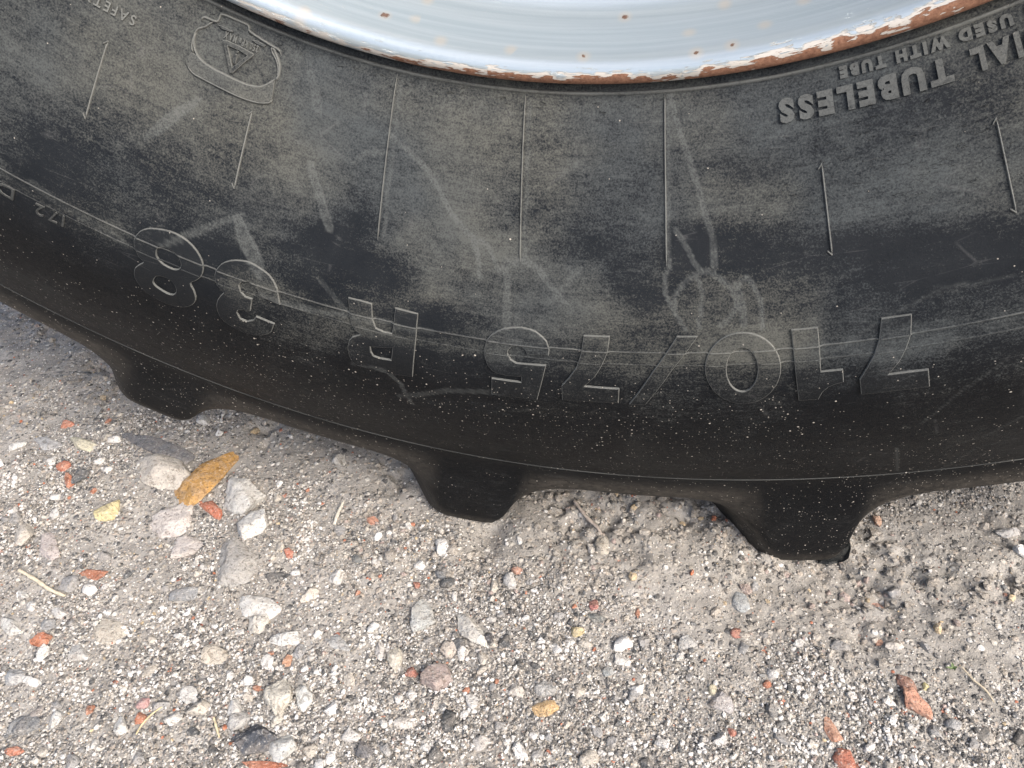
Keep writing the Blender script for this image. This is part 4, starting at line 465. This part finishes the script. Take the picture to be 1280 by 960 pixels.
def wrap_to_tyre(bm, name, fn, h, bev, step=.004, wear=.8, parent=None, top=0.):
    """bm in plan metres; fn(x,y)->(theta,s); top of the mesh stands h above the rubber"""
    bmesh.ops.remove_doubles(bm, verts=bm.verts, dist=1e-6)
    xs = [v.co.x for v in bm.verts]; ys = [v.co.y for v in bm.verts]
    for ax, lo, hi in ((0, min(xs), max(xs)), (1, min(ys), max(ys))):
        c = lo + step
        while c < hi:
            co = (c, 0, 0) if ax == 0 else (0, c, 0); no = (1, 0, 0) if ax == 0 else (0, 1, 0)
            bmesh.ops.bisect_plane(bm, geom=bm.verts[:] + bm.edges[:] + bm.faces[:], plane_co=co, plane_no=no, dist=1e-7); c += step
    zt = max(v.co.z for v in bm.verts)
    X = np.array([v.co[:] for v in bm.verts]); th, s = fn(X[:, 0], X[:, 1]); hh = h + (X[:, 2] - zt)
    hh = np.where(X[:, 2] < -zt * .2, -.0015, hh)
    V = on_tyre(th, s, hh)
    for v, p in zip(bm.verts, V): v.co = p
    bmesh.ops.recalc_face_normals(bm, faces=bm.faces)
    me = bpy.data.meshes.new(name); bm.to_mesh(me); bm.free()
    side = np.where(hh < h - bev * .15, 1., 0.)  # letter walls and bevels get the painted highlight along with the wear
    at = tyre_attrs(th, s, wear=side * wear + (1 - side) * top)
    for an, (ty, arr) in at.items():
        a = me.attributes.new(an, ty, 'POINT'); a.data.foreach_set({'FLOAT': 'value', 'FLOAT_VECTOR': 'vector'}[ty], np.asarray(arr, np.float32).ravel())
    me.materials.append(RUBBER)
    me.polygons.foreach_set('use_smooth', np.zeros(len(me.polygons), bool))
    o = bpy.data.objects.new(name, me); return link(o, parent or tyre_e)
RREF = .68
def direct(x, y): return x / RREF, y
def raised(contours, name, h=.0012, bev=.0004, wear=.8, parent=None, step=.004, top=0.):
    cs = [[(a * RREF, b) for a, b in c] for c in contours]
    return wrap_to_tyre(outline_mesh(cs, h * 2 + .002, bev), name, direct, h, bev, step, wear, parent, top)
for ch, outer, holes in DIGITS:
    o = raised([outer] + holes, 'raised_letter' if ch == 'R' else ('raised_slash' if ch == '/' else 'raised_digit'), DIGIT_H, .00065, .85, top=.022)

def raised_text(text, name, start, end, ht, h=.0012, bold=.02, wear=.6, names=None, space=.32, gap=.10, bev=.0003, step=.006, top=0.):
    """text from start (theta,s) to end (theta,s); letter height ht metres; tops point away from the hub"""
    items = []; x = 0.
    for ch in text:
        if ch == ' ': x += space; continue
        cu = bpy.data.curves.new('t', 'FONT'); cu.body = ch; cu.size = 1.; cu.resolution_u = 3
        cu.offset = bold; cu.extrude = .1
        bm = curve_to_bm(cu); mx = min(v.co.x for v in bm.verts); Mx = max(v.co.x for v in bm.verts)
        my = min(v.co.y for v in bm.verts); My = max(v.co.y for v in bm.verts)
        items.append((ch, bm, x - mx, Mx - mx, my, My)); x += Mx - mx + gap
    tot = x - gap; cap = .70
    th0, s0 = start; th1, s1 = end
    for ch, bm, off, w, my, My in items:
        for v in bm.verts:
            u = (v.co.x + off) / tot; v.co.x = u; v.co.y = v.co.y / cap * ht
        zt = max(v.co.z for v in bm.verts)
        for v in bm.verts: v.co.z = h * v.co.z / zt
        # plan metres: u * width
        width = abs(th1 - th0) * prof(s0)[0]
        for v in bm.verts: v.co.x *= width
        def fn(X, Y, width=width): return th0 + (th1 - th0) * X / width, s0 + (s1 - s0) * X / width + Y
        wrap_to_tyre(bm, name, fn, h, .0001, step, wear, None, top)
T = TEXTS
raised_text('TUBELESS', 'raised_letter', T['TUBELESS'][0], T['TUBELESS'][1], .0120, .0018, .058, .8, gap=.13, top=.42)
al = T['AL']; raised_text('RADIAL', 'raised_letter', (al[1][0] + .109, .0353), (al[1][0], .0353), .0116, .0018, .058, .8, gap=.13, top=.42)
wt = T['WITHTUBE']; raised_text('WITH TUBE', 'raised_letter', wt[0], wt[1], .0058, .0012, .075, .8, top=.4, gap=.18, space=.5, step=.008)
us = T['USED']; raised_text('USED', 'raised_letter', us[0], (.3985, .0233), .0058, .0012, .075, .8, top=.4, gap=.18, step=.008)
raised_text('MAY BE', 'raised_letter', (us[0][0] + .085, us[0][1]), (us[0][0] + .012, us[0][1]), .0058, .0012, .075, .8, top=.4, gap=.18, space=.5, step=.008)
sf = T['SAFE']; raised_text('SAFETY', 'raised_letter', (-.5460, .0492), (-.6060, .0500), .0062, .0012, .012, 1., top=.9, gap=.22, step=.008)
ld = T['172D']; raised_text('172', 'raised_letter', (-.5570, .2015), (-.5870, .2025), .0105, .0010, .0, 1.3, top=.25, gap=.22, step=.008)
raised_text('D', 'raised_letter', (-.6090, .2010), (-.6270, .2010), .0105, .0010, .0, 1.3, top=.25, gap=.2, step=.008)

# ---- pressure warning emblem
emb = tyre_e
def ridge_path(pts, w, h, name, parent, wear=.5, sub=6, taper=True):
    P = catmull([(a * RREF, b) for a, b in pts], sub); n = len(P)
    tg = np.gradient(P, axis=0); tg /= np.linalg.norm(tg, axis=1, keepdims=True) + 1e-9; nn = np.stack([-tg[:, 1], tg[:, 0]], -1)
    o = np.linspace(-1, 1, 7); V = []; wr = []
    g = np.linspace(0, 1, n); tp = np.minimum(1, 12 * np.minimum(g, 1 - g) + .25) if taper else np.ones(n)
    X = P[:, None, :] + nn[:, None, :] * (o[None, :, None] * w / 2 * tp[:, None, None])
    H = (h * np.cos(o * math.pi / 2))[None, :] * tp[:, None] - .0003
    th = (X[..., 0] / RREF).ravel(); s = X[..., 1].ravel()
    V = on_tyre(th, s, H.ravel()); Fq = grid_faces(n, 7)
    p0 = V[Fq[3]]; c = np.cross(p0[1] - p0[0], p0[2] - p0[0])
    if c[1] > 0: Fq = Fq[:, ::-1]
    at = tyre_attrs(th, s, wear=(wear * np.cos(np.tile(o, n) * math.pi / 2)))
    return mesh_np(name, V, Fq, RUBBER, parent, True, None, at)
for pts, w in EMBLEM['ridge']: ridge_path(pts, w * 1.15, .0021, 'emblem_ridge', tyre_e, .95)  # ridges painted paler, as the sun alone leaves the emblem faint
raised([EMBLEM['band'][0]], 'emblem_band', .0016, .0003, .9, top=.12)
raised([EMBLEM['tri'][0]] + EMBLEM['tri'][1], 'warning_triangle', .0022, .0004, 1.1, step=.008)
for c, hl in EMBLEM['mark']: raised([c], 'exclamation_mark', .0018, .0002, 1.1, step=.01)
for c, hl in EMBLEM['bars']: raised([c], 'emblem_arrow', .0018, .0003, 1., step=.01)
et = EMBLEM['text']; raised_text('250 kPa MAX', 'raised_letter', et[0], et[1], .0042, .0011, .03, .8, top=.5, gap=.2, step=.01)

# ---- radial mould lines with small vent stubs at their ends
for k, (a, b) in enumerate(MOULD_LINES):
    pts = [(a[0] + (b[0] - a[0]) * g, a[1] + (b[1] - a[1]) * g) for g in np.linspace(0, 1, 9)]
    ridge_path(pts, .0017, .0017, 'mould_line', tyre_e, wear=1.5 if k < 2 else .9, sub=6, taper=True)  # leftmost lines painted paler to make up for weak sunlight on them
    if k in (0, 1, 5, 6):
        for e, sg in ((a, 1), (b, -1)):
            ridge_path([(e[0] + .0006, e[1] - .0006 * sg), (e[0] - .002, e[1] + .0012 * sg), (e[0] - .0042, e[1] + .0028 * sg)], .0016, .0014, 'vent_stub', tyre_e, wear=.8, sub=4)
k = 0
for th in np.arange(-2.8, 2.9, .1635):     # the same lines repeat round the rest of the sidewall
    if -.7 < th < .5: continue
    ridge_path([(th, .075), (th, .1), (th, .125)], .0018, .0016, 'mould_line', tyre_e, .8, 3)

# torn flap of rubber hanging at the foot of the right lug
def flap():
    pts = np.array(FLAP); n = len(pts); c = pts.mean(0); bm = bmesh.new(); rings = []
    for y, sc in ((-.2900, .90), (-.2915, 1.0), (-.2880, 1.02), (-.2800, .96)):
        rings.append([bm.verts.new((c[0] - .002 + (p[0] - c[0]) * sc * .82, y + .002 * math.sin(i * 2.1) - .05 * (p[1] - c[1]), c[1] - .002 + (p[1] - c[1]) * sc * .85)) for i, p in enumerate(pts)])
    for a, b in zip(rings, rings[1:]):
        for i in range(n): bm.faces.new((a[i], a[(i + 1) % n], b[(i + 1) % n], b[i]))
    bm.faces.new(rings[-1]); bm.faces.new(rings[0][::-1]); bmesh.ops.recalc_face_normals(bm, faces=bm.faces)
    me = bpy.data.meshes.new('torn_rubber_flap'); bm.to_mesh(me); bm.free(); me.materials.append(RUBBER)
    nv = len(me.vertices)
    for an, val in (('dust', .25), ('wear', .0), ('scuff', 0.), ('craze', .6), ('sand', .2), ('soil_bounce', .1)):
        a = me.attributes.new(an, 'FLOAT', 'POINT'); a.data.foreach_set('value', np.full(nv, val, np.float32))
    o = link(bpy.data.objects.new('torn_rubber_flap', me), tyre_e); o['label'] = 'torn flap of rubber hanging from the foot of a tread lug'
flap()

# ------------------------------------------------------------------ rim
rim_e = wheel
RIMP = [(.5060, -.290), (.5100, -.302), (.5112, -.312), (.5104, -.3195), (.5085, -.3235), (.5055, -.3255), (.5020, -.3258), (.4985, -.3240), (.4950, -.3195), (.4925, -.3120), (.4905, -.302), (.4880, -.290), (.4840, -.279), (.4775, -.2705), (.4700, -.2655),
        (.4650, -.2610), (.4625, -.2540), (.4610, -.2440), (.4580, -.2340), (.4500, -.2230), (.4380, -.2130), (.4230, -.2050), (.4120, -.1960), (.4060, -.1820), (.4030, -.1600), (.4020, -.12), (.4020, -.03), (.4020, .04), (.4060, .10), (.43, .16), (.47, .19), (.482, .24), (.486, .29), (.498, .322), (.508, .318), (.508, .298)]
def revolve(profile, cols, name, mat, parent, sub=6, attrs=None):
    P = catmull(profile, sub); S = np.r_[0, np.cumsum(np.linalg.norm(np.diff(P, axis=0), axis=1))]
    TH, J = np.meshgrid(cols, np.arange(len(P)), indexing='ij'); r = P[J, 0]; y = P[J, 1]
    V = np.stack([r * np.sin(TH), y, HUB - r * np.cos(TH)], -1).reshape(-1, 3)
    at = attrs(TH.ravel(), S[J].ravel(), r.ravel(), y.ravel()) if attrs else None
    return mesh_np(name, V, grid_faces(len(cols), len(P), True), mat, parent, True, None, at)
def rim_at(TH, S, r, y):
    e = np.where(r > .5085, 1., np.exp(-((r - .5085) / (.0062 + .0030 * sstep(.0, .35, TH))) ** 2)) * (y < -.29)
    brk = fbm(TH * 34, TH * 0 + 2, 4, 71); e = e * (.66 + .62 * sstep(.30, .62, brk)) * (.72 + .5 * sstep(.35, .6, fbm(TH * 70 + r * 0, r * 400, 3, 72)))
    low = sstep(-.16, .45, TH) * .22 + .30 * np.exp(-((TH + .02) / .16) ** 2) - .55 * sstep(-.06, -.22, TH)
    rust = np.clip(e * (1.0 + .9 * low), 0, 2)
    gr = sstep(-.3215, -.312, y) * (r > .506) * (y < 0)
    return {'surf': ('FLOAT_VECTOR', np.stack([TH * .5, S, 0 * S], -1)), 'rust': ('FLOAT', rust), 'grime': ('FLOAT', gr * 1.)}
rim_o = revolve(RIMP, fine_cols(-.75, .55, math.radians(.25), math.radians(1.5)), 'rim', RIM, wheel, 6, rim_at)
def zero_at(TH, S, r, y): return {'surf': ('FLOAT_VECTOR', np.stack([TH * .5, S, 0 * S], -1)), 'rust': ('FLOAT', 0 * S + .15), 'grime': ('FLOAT', 0 * S)}
disc = revolve([(.402, -.07), (.39, -.085), (.36, -.09), (.30, -.06), (.24, -.03), (.20, -.03), (.12, -.03), (.115, -.03), (.112, .0), (.112, .01)], np.arange(-math.pi, math.pi - .01, math.radians(3)), 'wheel_disc', RIM, wheel, 4, zero_at)
bm = bmesh.new()
bmesh.ops.create_cone(bm, cap_ends=True, segments=6, radius1=.016, radius2=.015, depth=.02)
nut = bpy.data.meshes.new('wheel_nut'); bm.to_mesh(nut); bm.free(); nut.materials.append(mat_plain('rusty_steel', (.12, .08, .06)))
for k in range(8):
    a = k * math.pi / 4 + .2; o = link(bpy.data.objects.new('wheel_nut', nut), disc)
    o.location = (.16 * math.sin(a), -.042, HUB - .16 * math.cos(a)); o.rotation_euler = (math.pi / 2, 0, 0)

# ------------------------------------------------------------------ ground
def gpatch(x, y):
    d = .48 + .85 * (fbm(x * 6, y * 6, 4, 21) - .5) * 2
    for cx, cy, rx, ry, v in GRAVEL_PATCHES:
        q = ((x - cx) / rx) ** 2 + ((y - cy) / ry) ** 2; d = d + v * np.exp(-q) * .8
    d = d - .25 * sstep(-.55, -.25, y)
    d = d * (.40 + 1.15 * sstep(.38, .62, fbm(x * 16 + 5, y * 16, 3, 44)))
    return np.clip(d, 0, 1.3)
def churn(x, y):
    c = 0 * x
    for cx, cy, rr in CHURN: c = c + np.exp(-(((x - cx) ** 2 + (y - cy) ** 2) / rr ** 2))
    return np.clip(c, 0, 1)
def gheight(x, y):
    h = .014 * (fbm(x * 3.2, y * 3.2, 3, 1) - .5) + .0085 * (fbm(x * 14, y * 14, 4, 2) - .5) + .0046 * (fbm(x * 60, y * 60, 4, 3, .65) - .5)
    # trodden crust broken into clods close to the tyre
    cl = fbm(x * 34, y * 34, 3, 6); near = sstep(-.40, -.30, y) * sstep(.30, .0, y)
    rag = sstep(.50, .62, fbm(x * 5 + 9, y * 5, 3, 12))
    h = h + near * rag * (.013 * np.abs(cl - .5) * 2 - .004)
    ch = churn(x, y); rid = np.abs(fbm(x * 38 + 3, y * 38, 3, 17, .6) - .5) * 2
    h = h + ch * (.019 * np.minimum(rid * 1.6, .5) - .011 + .006 * (fbm(x * 120, y * 120, 3, 19) - .5))
    h = h - .012 * np.exp(-((x + .115) / .02) ** 2 - ((y + .30) / .05) ** 2)
    h = h - .022 * np.exp(-((x - .235) / .085) ** 2 - ((y + .26) / .09) ** 2) - .010 * np.exp(-((x + .13) / .07) ** 2 - ((y + .25) / .08) ** 2)
    return h - .003
def axis_pts(lo, hi, step, far):
    core = np.arange(lo, hi, step); d = step; a = [hi]; 
    while a[-1] < far: d *= 1.12; a.append(a[-1] + d)
    d = step; b = [lo]
    while b[-1] > -far: d *= 1.12; b.append(b[-1] - d)
    return np.r_[np.array(b[1:])[::-1], core, np.array(a)]
gx = axis_pts(-1.25, .60, .0031, 60); gy = axis_pts(-.80, .22, .0031, 60)
GX, GY = np.meshgrid(gx, gy, indexing='ij')
flat = np.exp(-np.maximum(0, np.hypot(GX + .3, GY + .3) - 3) / 3)
GZ = gheight(GX, GY)
V = np.stack([GX, GY, GZ], -1).reshape(-1, 3)
g = mesh_np('ground', V, grid_faces(len(gx), len(gy)), GROUND, None, True, None, {'gravel': ('FLOAT', gpatch(GX, GY).ravel())})
tag(g, 'beige trodden dirt and gravel ground under and around the tractor tyre', 'ground', kind='structure')

# ------------------------------------------------------------------ stones
def unit_rock(seed, sub=3, sharp=9, aspect=(1, 1, 1)):
    r_ = np.random.default_rng(seed); bm = bmesh.new(); bmesh.ops.create_icosphere(bm, subdivisions=sub, radius=1)
    D = np.array([v.co[:] for v in bm.verts]); D /= np.linalg.norm(D, axis=1, keepdims=True)
    n = r_.normal(size=(sharp + 8, 3)); n /= np.linalg.norm(n, axis=1, keepdims=True); h = r_.uniform(.50, .95, len(n))
    dn = D @ n.T; rad = np.where(dn > .05, h / np.maximum(dn, .05), 9).min(1); rad = np.minimum(rad, 1.12)
    rad *= 1 + .17 * (fbm(D[:, 0] * 2.4 + D[:, 2] * 1.3 + seed, D[:, 1] * 2.4 - D[:, 2], 4, seed, .6) - .5) * 2
    P = D * rad[:, None]
    P -= (P.max(0) + P.min(0)) / 2; P /= (P.max(0) - P.min(0)) / 2
    for v, p in zip(bm.verts, P): v.co = p
    return bm
def add_stone(name, x, y, L, W, rot, col, hz, label, cat, seed, group=None, me=None, mat=STONE, z=None):
    if me is None:
        bm = unit_rock(seed, 4 if max(L, W) > .03 else 3, 5 + seed % 6); me = bpy.data.meshes.new(name)
        H = hz * min(L, W)
        for v in bm.verts: v.co = (v.co.x * L / 2, v.co.y * W / 2, v.co.z * H / 2 * 1.25)
        bm.to_mesh(me); bm.free(); me.materials.append(mat); me.polygons.foreach_set('use_smooth', np.ones(len(me.polygons), bool))
        try: me.set_sharp_from_angle(angle=math.radians(38))
        except Exception: pass
        sc = 1.
    else: H = hz * min(L, W); sc = (L / 2, W / 2, H / 2 * 1.25)
    o = bpy.data.objects.new(name, me)
    if sc != 1.: o.scale = sc
    gz = float(gheight(np.array([x]), np.array([y]))[0]) if z is None else z
    o.location = (x, y, gz + H * .06); o.rotation_euler = (random.uniform(-.12, .12), random.uniform(-.12, .12), rot)
    o.color = tuple(col) + (1,); link(o); tag(o, label, cat, group); return o
occupied = []
for i, (name, x, y, L, W, rot, col, hz, kind, label) in enumerate(STONES):
    g_ = sum(col) / 3; c = tuple(min(1, (v * .80 + g_ * .20) * (.92 if name == 'brick_chip' else 1)) for v in col)
    L *= 1.10; W *= 1.10
    add_stone(name, x, y, L, W, rot, c, hz, label, 'brick chip' if name == 'brick_chip' else 'stone', 100 + i, mat=BRICK if name == 'brick_chip' else STONE)
    occupied.append((x, y, (L + W) / 4))
OC = np.array(occupied)

# pebbles that the photograph shows singly but that look alike: shared meshes, each one an object
KINDS = [('white', (.66, .65, .63), 80, 'small white pebble'), ('grey', (.30, .30, .30), 50, 'small grey pebble'),
         ('dark', (.10, .105, .11), 22, 'small charcoal pebble'), ('cream', (.52, .485, .43), 40, 'small cream pebble'),
         ('red', (.38, .17, .11), 10, 'small red brick crumb')]
proto = []; PEBBLES = []
for k in range(10):
    bm = unit_rock(900 + k, 2, 8); ms = []
    for m_ in (STONE, BRICK):
        me = bpy.data.meshes.new('pebble'); bm.to_mesh(me); me.materials.append(m_); me.polygons.foreach_set('use_smooth', np.ones(len(me.polygons), bool))
        try: me.set_sharp_from_angle(angle=math.radians(40))
        except Exception: pass
        ms.append(me)
    proto.append(ms); bm.free()
def in_view(x, y, mx=1.02):
    d = Vector((x, y, 0)) - Vector(CAM_LOC); r, u, b = (Vector(a) for a in CAM_AXES); z = -d.dot(b)
    f = CAM_LENS / 36; return z > 0 and abs(d.dot(r) / z * f) < .5 * mx and abs(d.dot(u) / z * f) < .375 * mx
for kn, col, cnt, lab in KINDS:
    nplaced = 0; tries = 0
    while nplaced < cnt and tries < 20000:
        tries += 1; x = random.uniform(-1.0, .45); y = random.uniform(-.66, -.16 if x < -.3 else -.29)
        dens = float(gpatch(np.array([x]), np.array([y]))[0])
        if random.random() > (dens / 1.1) ** 1.6 + .03 or not in_view(x, y): continue
        sz = (.0058 + .0085 * random.random() ** 1.7) * (1.15 if kn == 'white' else 1) * (.8 if kn == 'red' else 1)
        if (np.hypot(OC[:, 0] - x, OC[:, 1] - y) < OC[:, 2] + sz * .5).any(): continue
        v = random.uniform(.8, 1.12); me = random.choice(proto)[1 if kn == 'red' else 0]
        pb = add_stone('brick_crumb' if kn == 'red' else 'pebble', x, y, sz * random.uniform(1, 1.6), sz, random.uniform(0, 6.28), tuple(c * v for c in col), random.uniform(.5, .8), lab,
                  'brick crumb' if kn == 'red' else 'pebble', 0, kn + (' brick crumbs' if kn == 'red' else ' pebbles') + ' scattered in the gravel', me)
        PEBBLES.append(pb); OC = np.vstack([OC, (x, y, sz * .5)]); nplaced += 1

def shorten(lab):
    stop = {'with', 'touching', 'left', 'just', 'near', 'nearest', 'lying', 'right', 'directly', 'above', 'beside', 'at', 'below', 'in', 'behind', 'under', 'on', 'tucked', 'standing', 'pointing', 'wedged', 'amid', 'cut', 'joined', 'furthest', 'pressed', 'resting', 'sunk'}
    w = []
    for t_ in lab.split():
        if t_ in stop: break
        w.append(t_)
    return ' '.join(w)
def screen(x, y):
    d = Vector((x, y, 0)) - Vector(CAM_LOC); r, u, b = (Vector(a) for a in CAM_AXES); z = -d.dot(b); return np.array([d.dot(r) / z, -d.dot(u) / z])
AN = [(shorten(st[9]), screen(st[1], st[2])) for st in STONES]
cnt_ = {}
for a, _ in AN: cnt_[a] = cnt_.get(a, 0) + 1
AN = [(a, p) for a, p in AN if cnt_[a] == 1 and 3 <= len(a.split()) <= 6]
DIRS = ['right of', 'below right of', 'below', 'below left of', 'left of', 'above left of', 'above', 'above right of']
buckets = {}
for o in PEBBLES:
    p = screen(o.location.x, o.location.y); a, q = min(AN, key=lambda t_: float(np.hypot(*(t_[1] - p)))); v = p - q
    k = int(round(math.atan2(v[1], v[0]) / (math.pi / 4))) % 8
    buckets.setdefault((o['label'], a, DIRS[k]), []).append((float(np.hypot(*v)), o))
ORD = ['nearest', 'second nearest', 'third nearest', 'fourth nearest', 'fifth nearest', 'sixth nearest', 'seventh nearest', 'eighth nearest', 'ninth nearest']
for (lab, a, d), L in buckets.items():
    L.sort(key=lambda t_: t_[0])
    for i, (_, o) in enumerate(L):
        o['label'] = (ORD[min(i, 8)] + ' ' if len(L) > 1 else '') + lab + ' ' + d + ' the ' + a
        o['label'] = ' '.join(o['label'].replace(' small', '', 1).split()) if len(o['label'].split()) > 16 else o['label']
        if len(o['label'].split()) > 16: o['label'] = o['label'].replace(' the ', ' ')

# ------------------------------------------------------------------ loose gravel: too many grains to count
def view_mask(x, y, mx=1.35):
    d = np.stack([x - CAM_LOC[0], y - CAM_LOC[1], np.full_like(x, -CAM_LOC[2])], -1); r, u, b = (np.array(a) for a in CAM_AXES); z = -(d @ b); f = CAM_LENS / 36
    return (z > 0) & (np.abs(d @ r / z * f) < .5 * mx) & (np.abs(d @ u / z * f) < .375 * mx)
def scatter(name, N, xr, yr, size_fn, color_fn, dens_fn, label, seed, sink=.25, low=False):
    r_ = np.random.default_rng(seed)
    bm = bmesh.new(); bmesh.ops.create_icosphere(bm, subdivisions=1, radius=1); B = np.array([v.co[:] for v in bm.verts]); Fb = np.array([[v.index for v in f.verts] for f in bm.faces]); bm.free()
    if low:
        B = np.array([(1, 0, 0), (0, 1, 0), (-1, 0, 0), (0, -1, 0), (0, 0, 1), (0, 0, -1)], float); Fb = np.array([(0, 1, 4), (1, 2, 4), (2, 3, 4), (3, 0, 4), (1, 0, 5), (2, 1, 5), (3, 2, 5), (0, 3, 5)])
    x = r_.uniform(*xr, N * 6); y = r_.uniform(*yr, N * 6)
    keep = (r_.uniform(0, 1, len(x)) < dens_fn(x, y)) & view_mask(x, y)
    x = x[keep][:N]; y = y[keep][:N]; n = len(x); sz = size_fn(r_, n)
    big = sz > .0022; oc = OC
    ok = np.ones(n, bool)
    for (ox, oy, orr) in oc: ok &= (np.hypot(x - ox, y - oy) > orr * .85)
    x, y, sz = x[ok], y[ok], sz[ok]; n = len(x)
    R = r_.normal(size=(n, len(B), 1)) * .16 + 1
    asp = r_.uniform(.6, 1.25, (n, 1, 3)); asp[:, :, 2] *= .75
    P = B[None] * R * asp * sz[:, None, None] / 2
    a = r_.uniform(0, 6.28, n); ca, sa = np.cos(a)[:, None], np.sin(a)[:, None]
    X = P[..., 0] * ca - P[..., 1] * sa + x[:, None]; Y = P[..., 0] * sa + P[..., 1] * ca + y[:, None]
    Z = P[..., 2] + (gheight(x, y) + sz * sink)[:, None]
    V = np.stack([X, Y, Z], -1).reshape(-1, 3); F_ = (Fb[None] + (np.arange(n) * len(B))[:, None, None]).reshape(-1, 3)
    C = color_fn(r_, n, x, y); C = np.concatenate([C, np.ones((n, 1))], 1); C = np.repeat(C[:, None], len(B), 1).reshape(-1, 4)
    o = mesh_np(name, V, F_, GRAIN, None, False, None, {'tint': ('FLOAT_COLOR', C)})
    tag(o, label, 'gravel', kind='stuff'); return o
PAL = np.array([(.78, .77, .75), (.60, .575, .53), (.43, .395, .35), (.35, .325, .29), (.25, .25, .245), (.15, .155, .16), (.075, .08, .085), (.48, .18, .10), (.58, .46, .30), (.42, .34, .31)])
def colors(wts):
    w = np.array(wts, float); w /= w.sum()
    def f(r_, n, x, y):
        i = r_.choice(len(PAL), n, p=w); w2 = w * np.array([1.8, 1.2, .6, .5, 1.2, 1.9, 2.4, .8, .5, .7]); w2 /= w2.sum(); i2 = r_.choice(len(PAL), n, p=w2)
        i = np.where(r_.uniform(0, 1, n) < sstep(.5, .9, gpatch(x, y)), i2, i); return np.clip(PAL[i] * r_.uniform(.82, 1.12, (n, 1)), 0, .9)
    return f
scatter('gravel', 38000, (-1.25, .75), (-.85, .1), lambda r, n: np.clip(r.lognormal(-6.10, .38, n), .0013, .0062), colors([3.6, 2.6, 2.2, 1.8, 2, 1.6, 1.1, .13, .3, .5]),
        lambda x, y: np.clip(gpatch(x, y) * .8, .05, 1), 'mixed grey, white and beige gravel scattered over the dirt', 5)
scatter('sand_grains', 84000, (-1.25, .75), (-.85, .1), lambda r, n: np.clip(r.lognormal(-6.62, .28, n), .0009, .0024), colors([2.6, 2.6, 3.4, 3.2, 1.8, 1.1, .8, .06, .4, .6]),
        lambda x, y: np.clip(.34 + gpatch(x, y) * .6, .05, 1), 'coarse sand grains lying over the dirt', 6, low=True)
# chalky white grit patches
def white_d(x, y):
    d = 0 * x
    for cx, cy, rr in WHITE_PATCHES: d = d + np.exp(-(((x - cx) ** 2 + (y - cy) ** 2) / rr ** 2))
    return np.clip(d * sstep(.36, .52, fbm(x * 30, y * 30, 3, 61)) * 1.3, 0, 1)
scatter('white_grit', 9000 * 2, (-1.0, .5), (-.74, -.2), lambda r, n: np.clip(r.lognormal(-6.0, .35, n), .0014, .006), colors([9, 1.2, .2, .1, .6, .5, .3, .03, .1, .1]),
        white_d, 'patches of chalky white grit among the gravel', 8)
# dirt clods by the tyre
def clod_d(x, y): return churn(x, y) * .5 + sstep(.50, .62, fbm(x * 5 + 9, y * 5, 3, 12)) * sstep(-.42, -.30, y) * .9
scatter('dirt_clods', 2600, (-.95, .5), (-.42, .02), lambda r, n: np.clip(r.lognormal(-5.35, .42, n), .002, .012), colors([0, .2, 2.2, 3.5, .4, 0, 0, .1, .2, .8]),
        clod_d, 'crumbly beige dirt clods pushed up beside the tyre', 9, .12)

# ------------------------------------------------------------------ straws, twig, sprout
def tube(name, pts, rad, mat, label, cat, lift=.002):
    P = catmull([(p[0], p[1]) for p in pts], 6); n = len(P); k = 6; V = []
    z = gheight(P[:, 0], P[:, 1]); z = np.convolve(np.pad(z, 4, 'edge'), np.ones(9) / 9, 'valid') + lift + rad * .7
    for i in range(n):
        t = P[min(i + 1, n - 1)] - P[max(i - 1, 0)]; t = t / (np.linalg.norm(t) + 1e-9); nn = np.array([-t[1], t[0]])
        rr = rad * (1.0 - .45 * abs(i / (n - 1) - .45)) * (1 + .12 * math.sin(i * 1.7))
        for j in range(k):
            a = 2 * math.pi * j / k; V.append((P[i][0] + nn[0] * rr * math.cos(a), P[i][1] + nn[1] * rr * math.cos(a), z[i] + rr * .6 * math.sin(a)))
    F_ = [(i * k + j, i * k + (j + 1) % k, (i + 1) * k + (j + 1) % k, (i + 1) * k + j) for i in range(n - 1) for j in range(k)]
    o = mesh_np(name, V, F_, mat, None, True); tag(o, label, cat); return o
for name, pts, rad, col, label in STRAWS:
    tube(name, pts, rad if rad < .002 else rad * .75, mat_plain(name + '_fibre', col), label, 'straw' if name == 'dry_straw' else 'twig')
bm = bmesh.new(); leafc = SPROUT
for k in range(4):
    a = k * 1.5 + .3; L = .003 + .002 * (k % 3); ro = []
    for i in range(5):
        g_ = i / 4; w = .0013 * math.sin(math.pi * min(.98, g_ + .08)); x = math.cos(a) * L * g_; y = math.sin(a) * L * g_; z = .002 + .005 * g_ * (1 - .5 * g_)
        ro.append([bm.verts.new((x - math.sin(a) * w * q, y + math.cos(a) * w * q, z + .0005 * abs(q))) for q in (-1, 0, 1)])
    for p, q in zip(ro, ro[1:]):
        for j in (0, 1): bm.faces.new((p[j], p[j + 1], q[j + 1], q[j]))
me = bpy.data.meshes.new('green_sprout'); bm.to_mesh(me); bm.free(); me.materials.append(mat_plain('sprout_green', (.12, .17, .07)))
o = link(bpy.data.objects.new('green_sprout', me)); o.location = (leafc[0], leafc[1], float(gheight(np.array([leafc[0]]), np.array([leafc[1]]))[0]))
tag(o, 'tiny green sprout growing from the dirt near the right edge', 'plant')
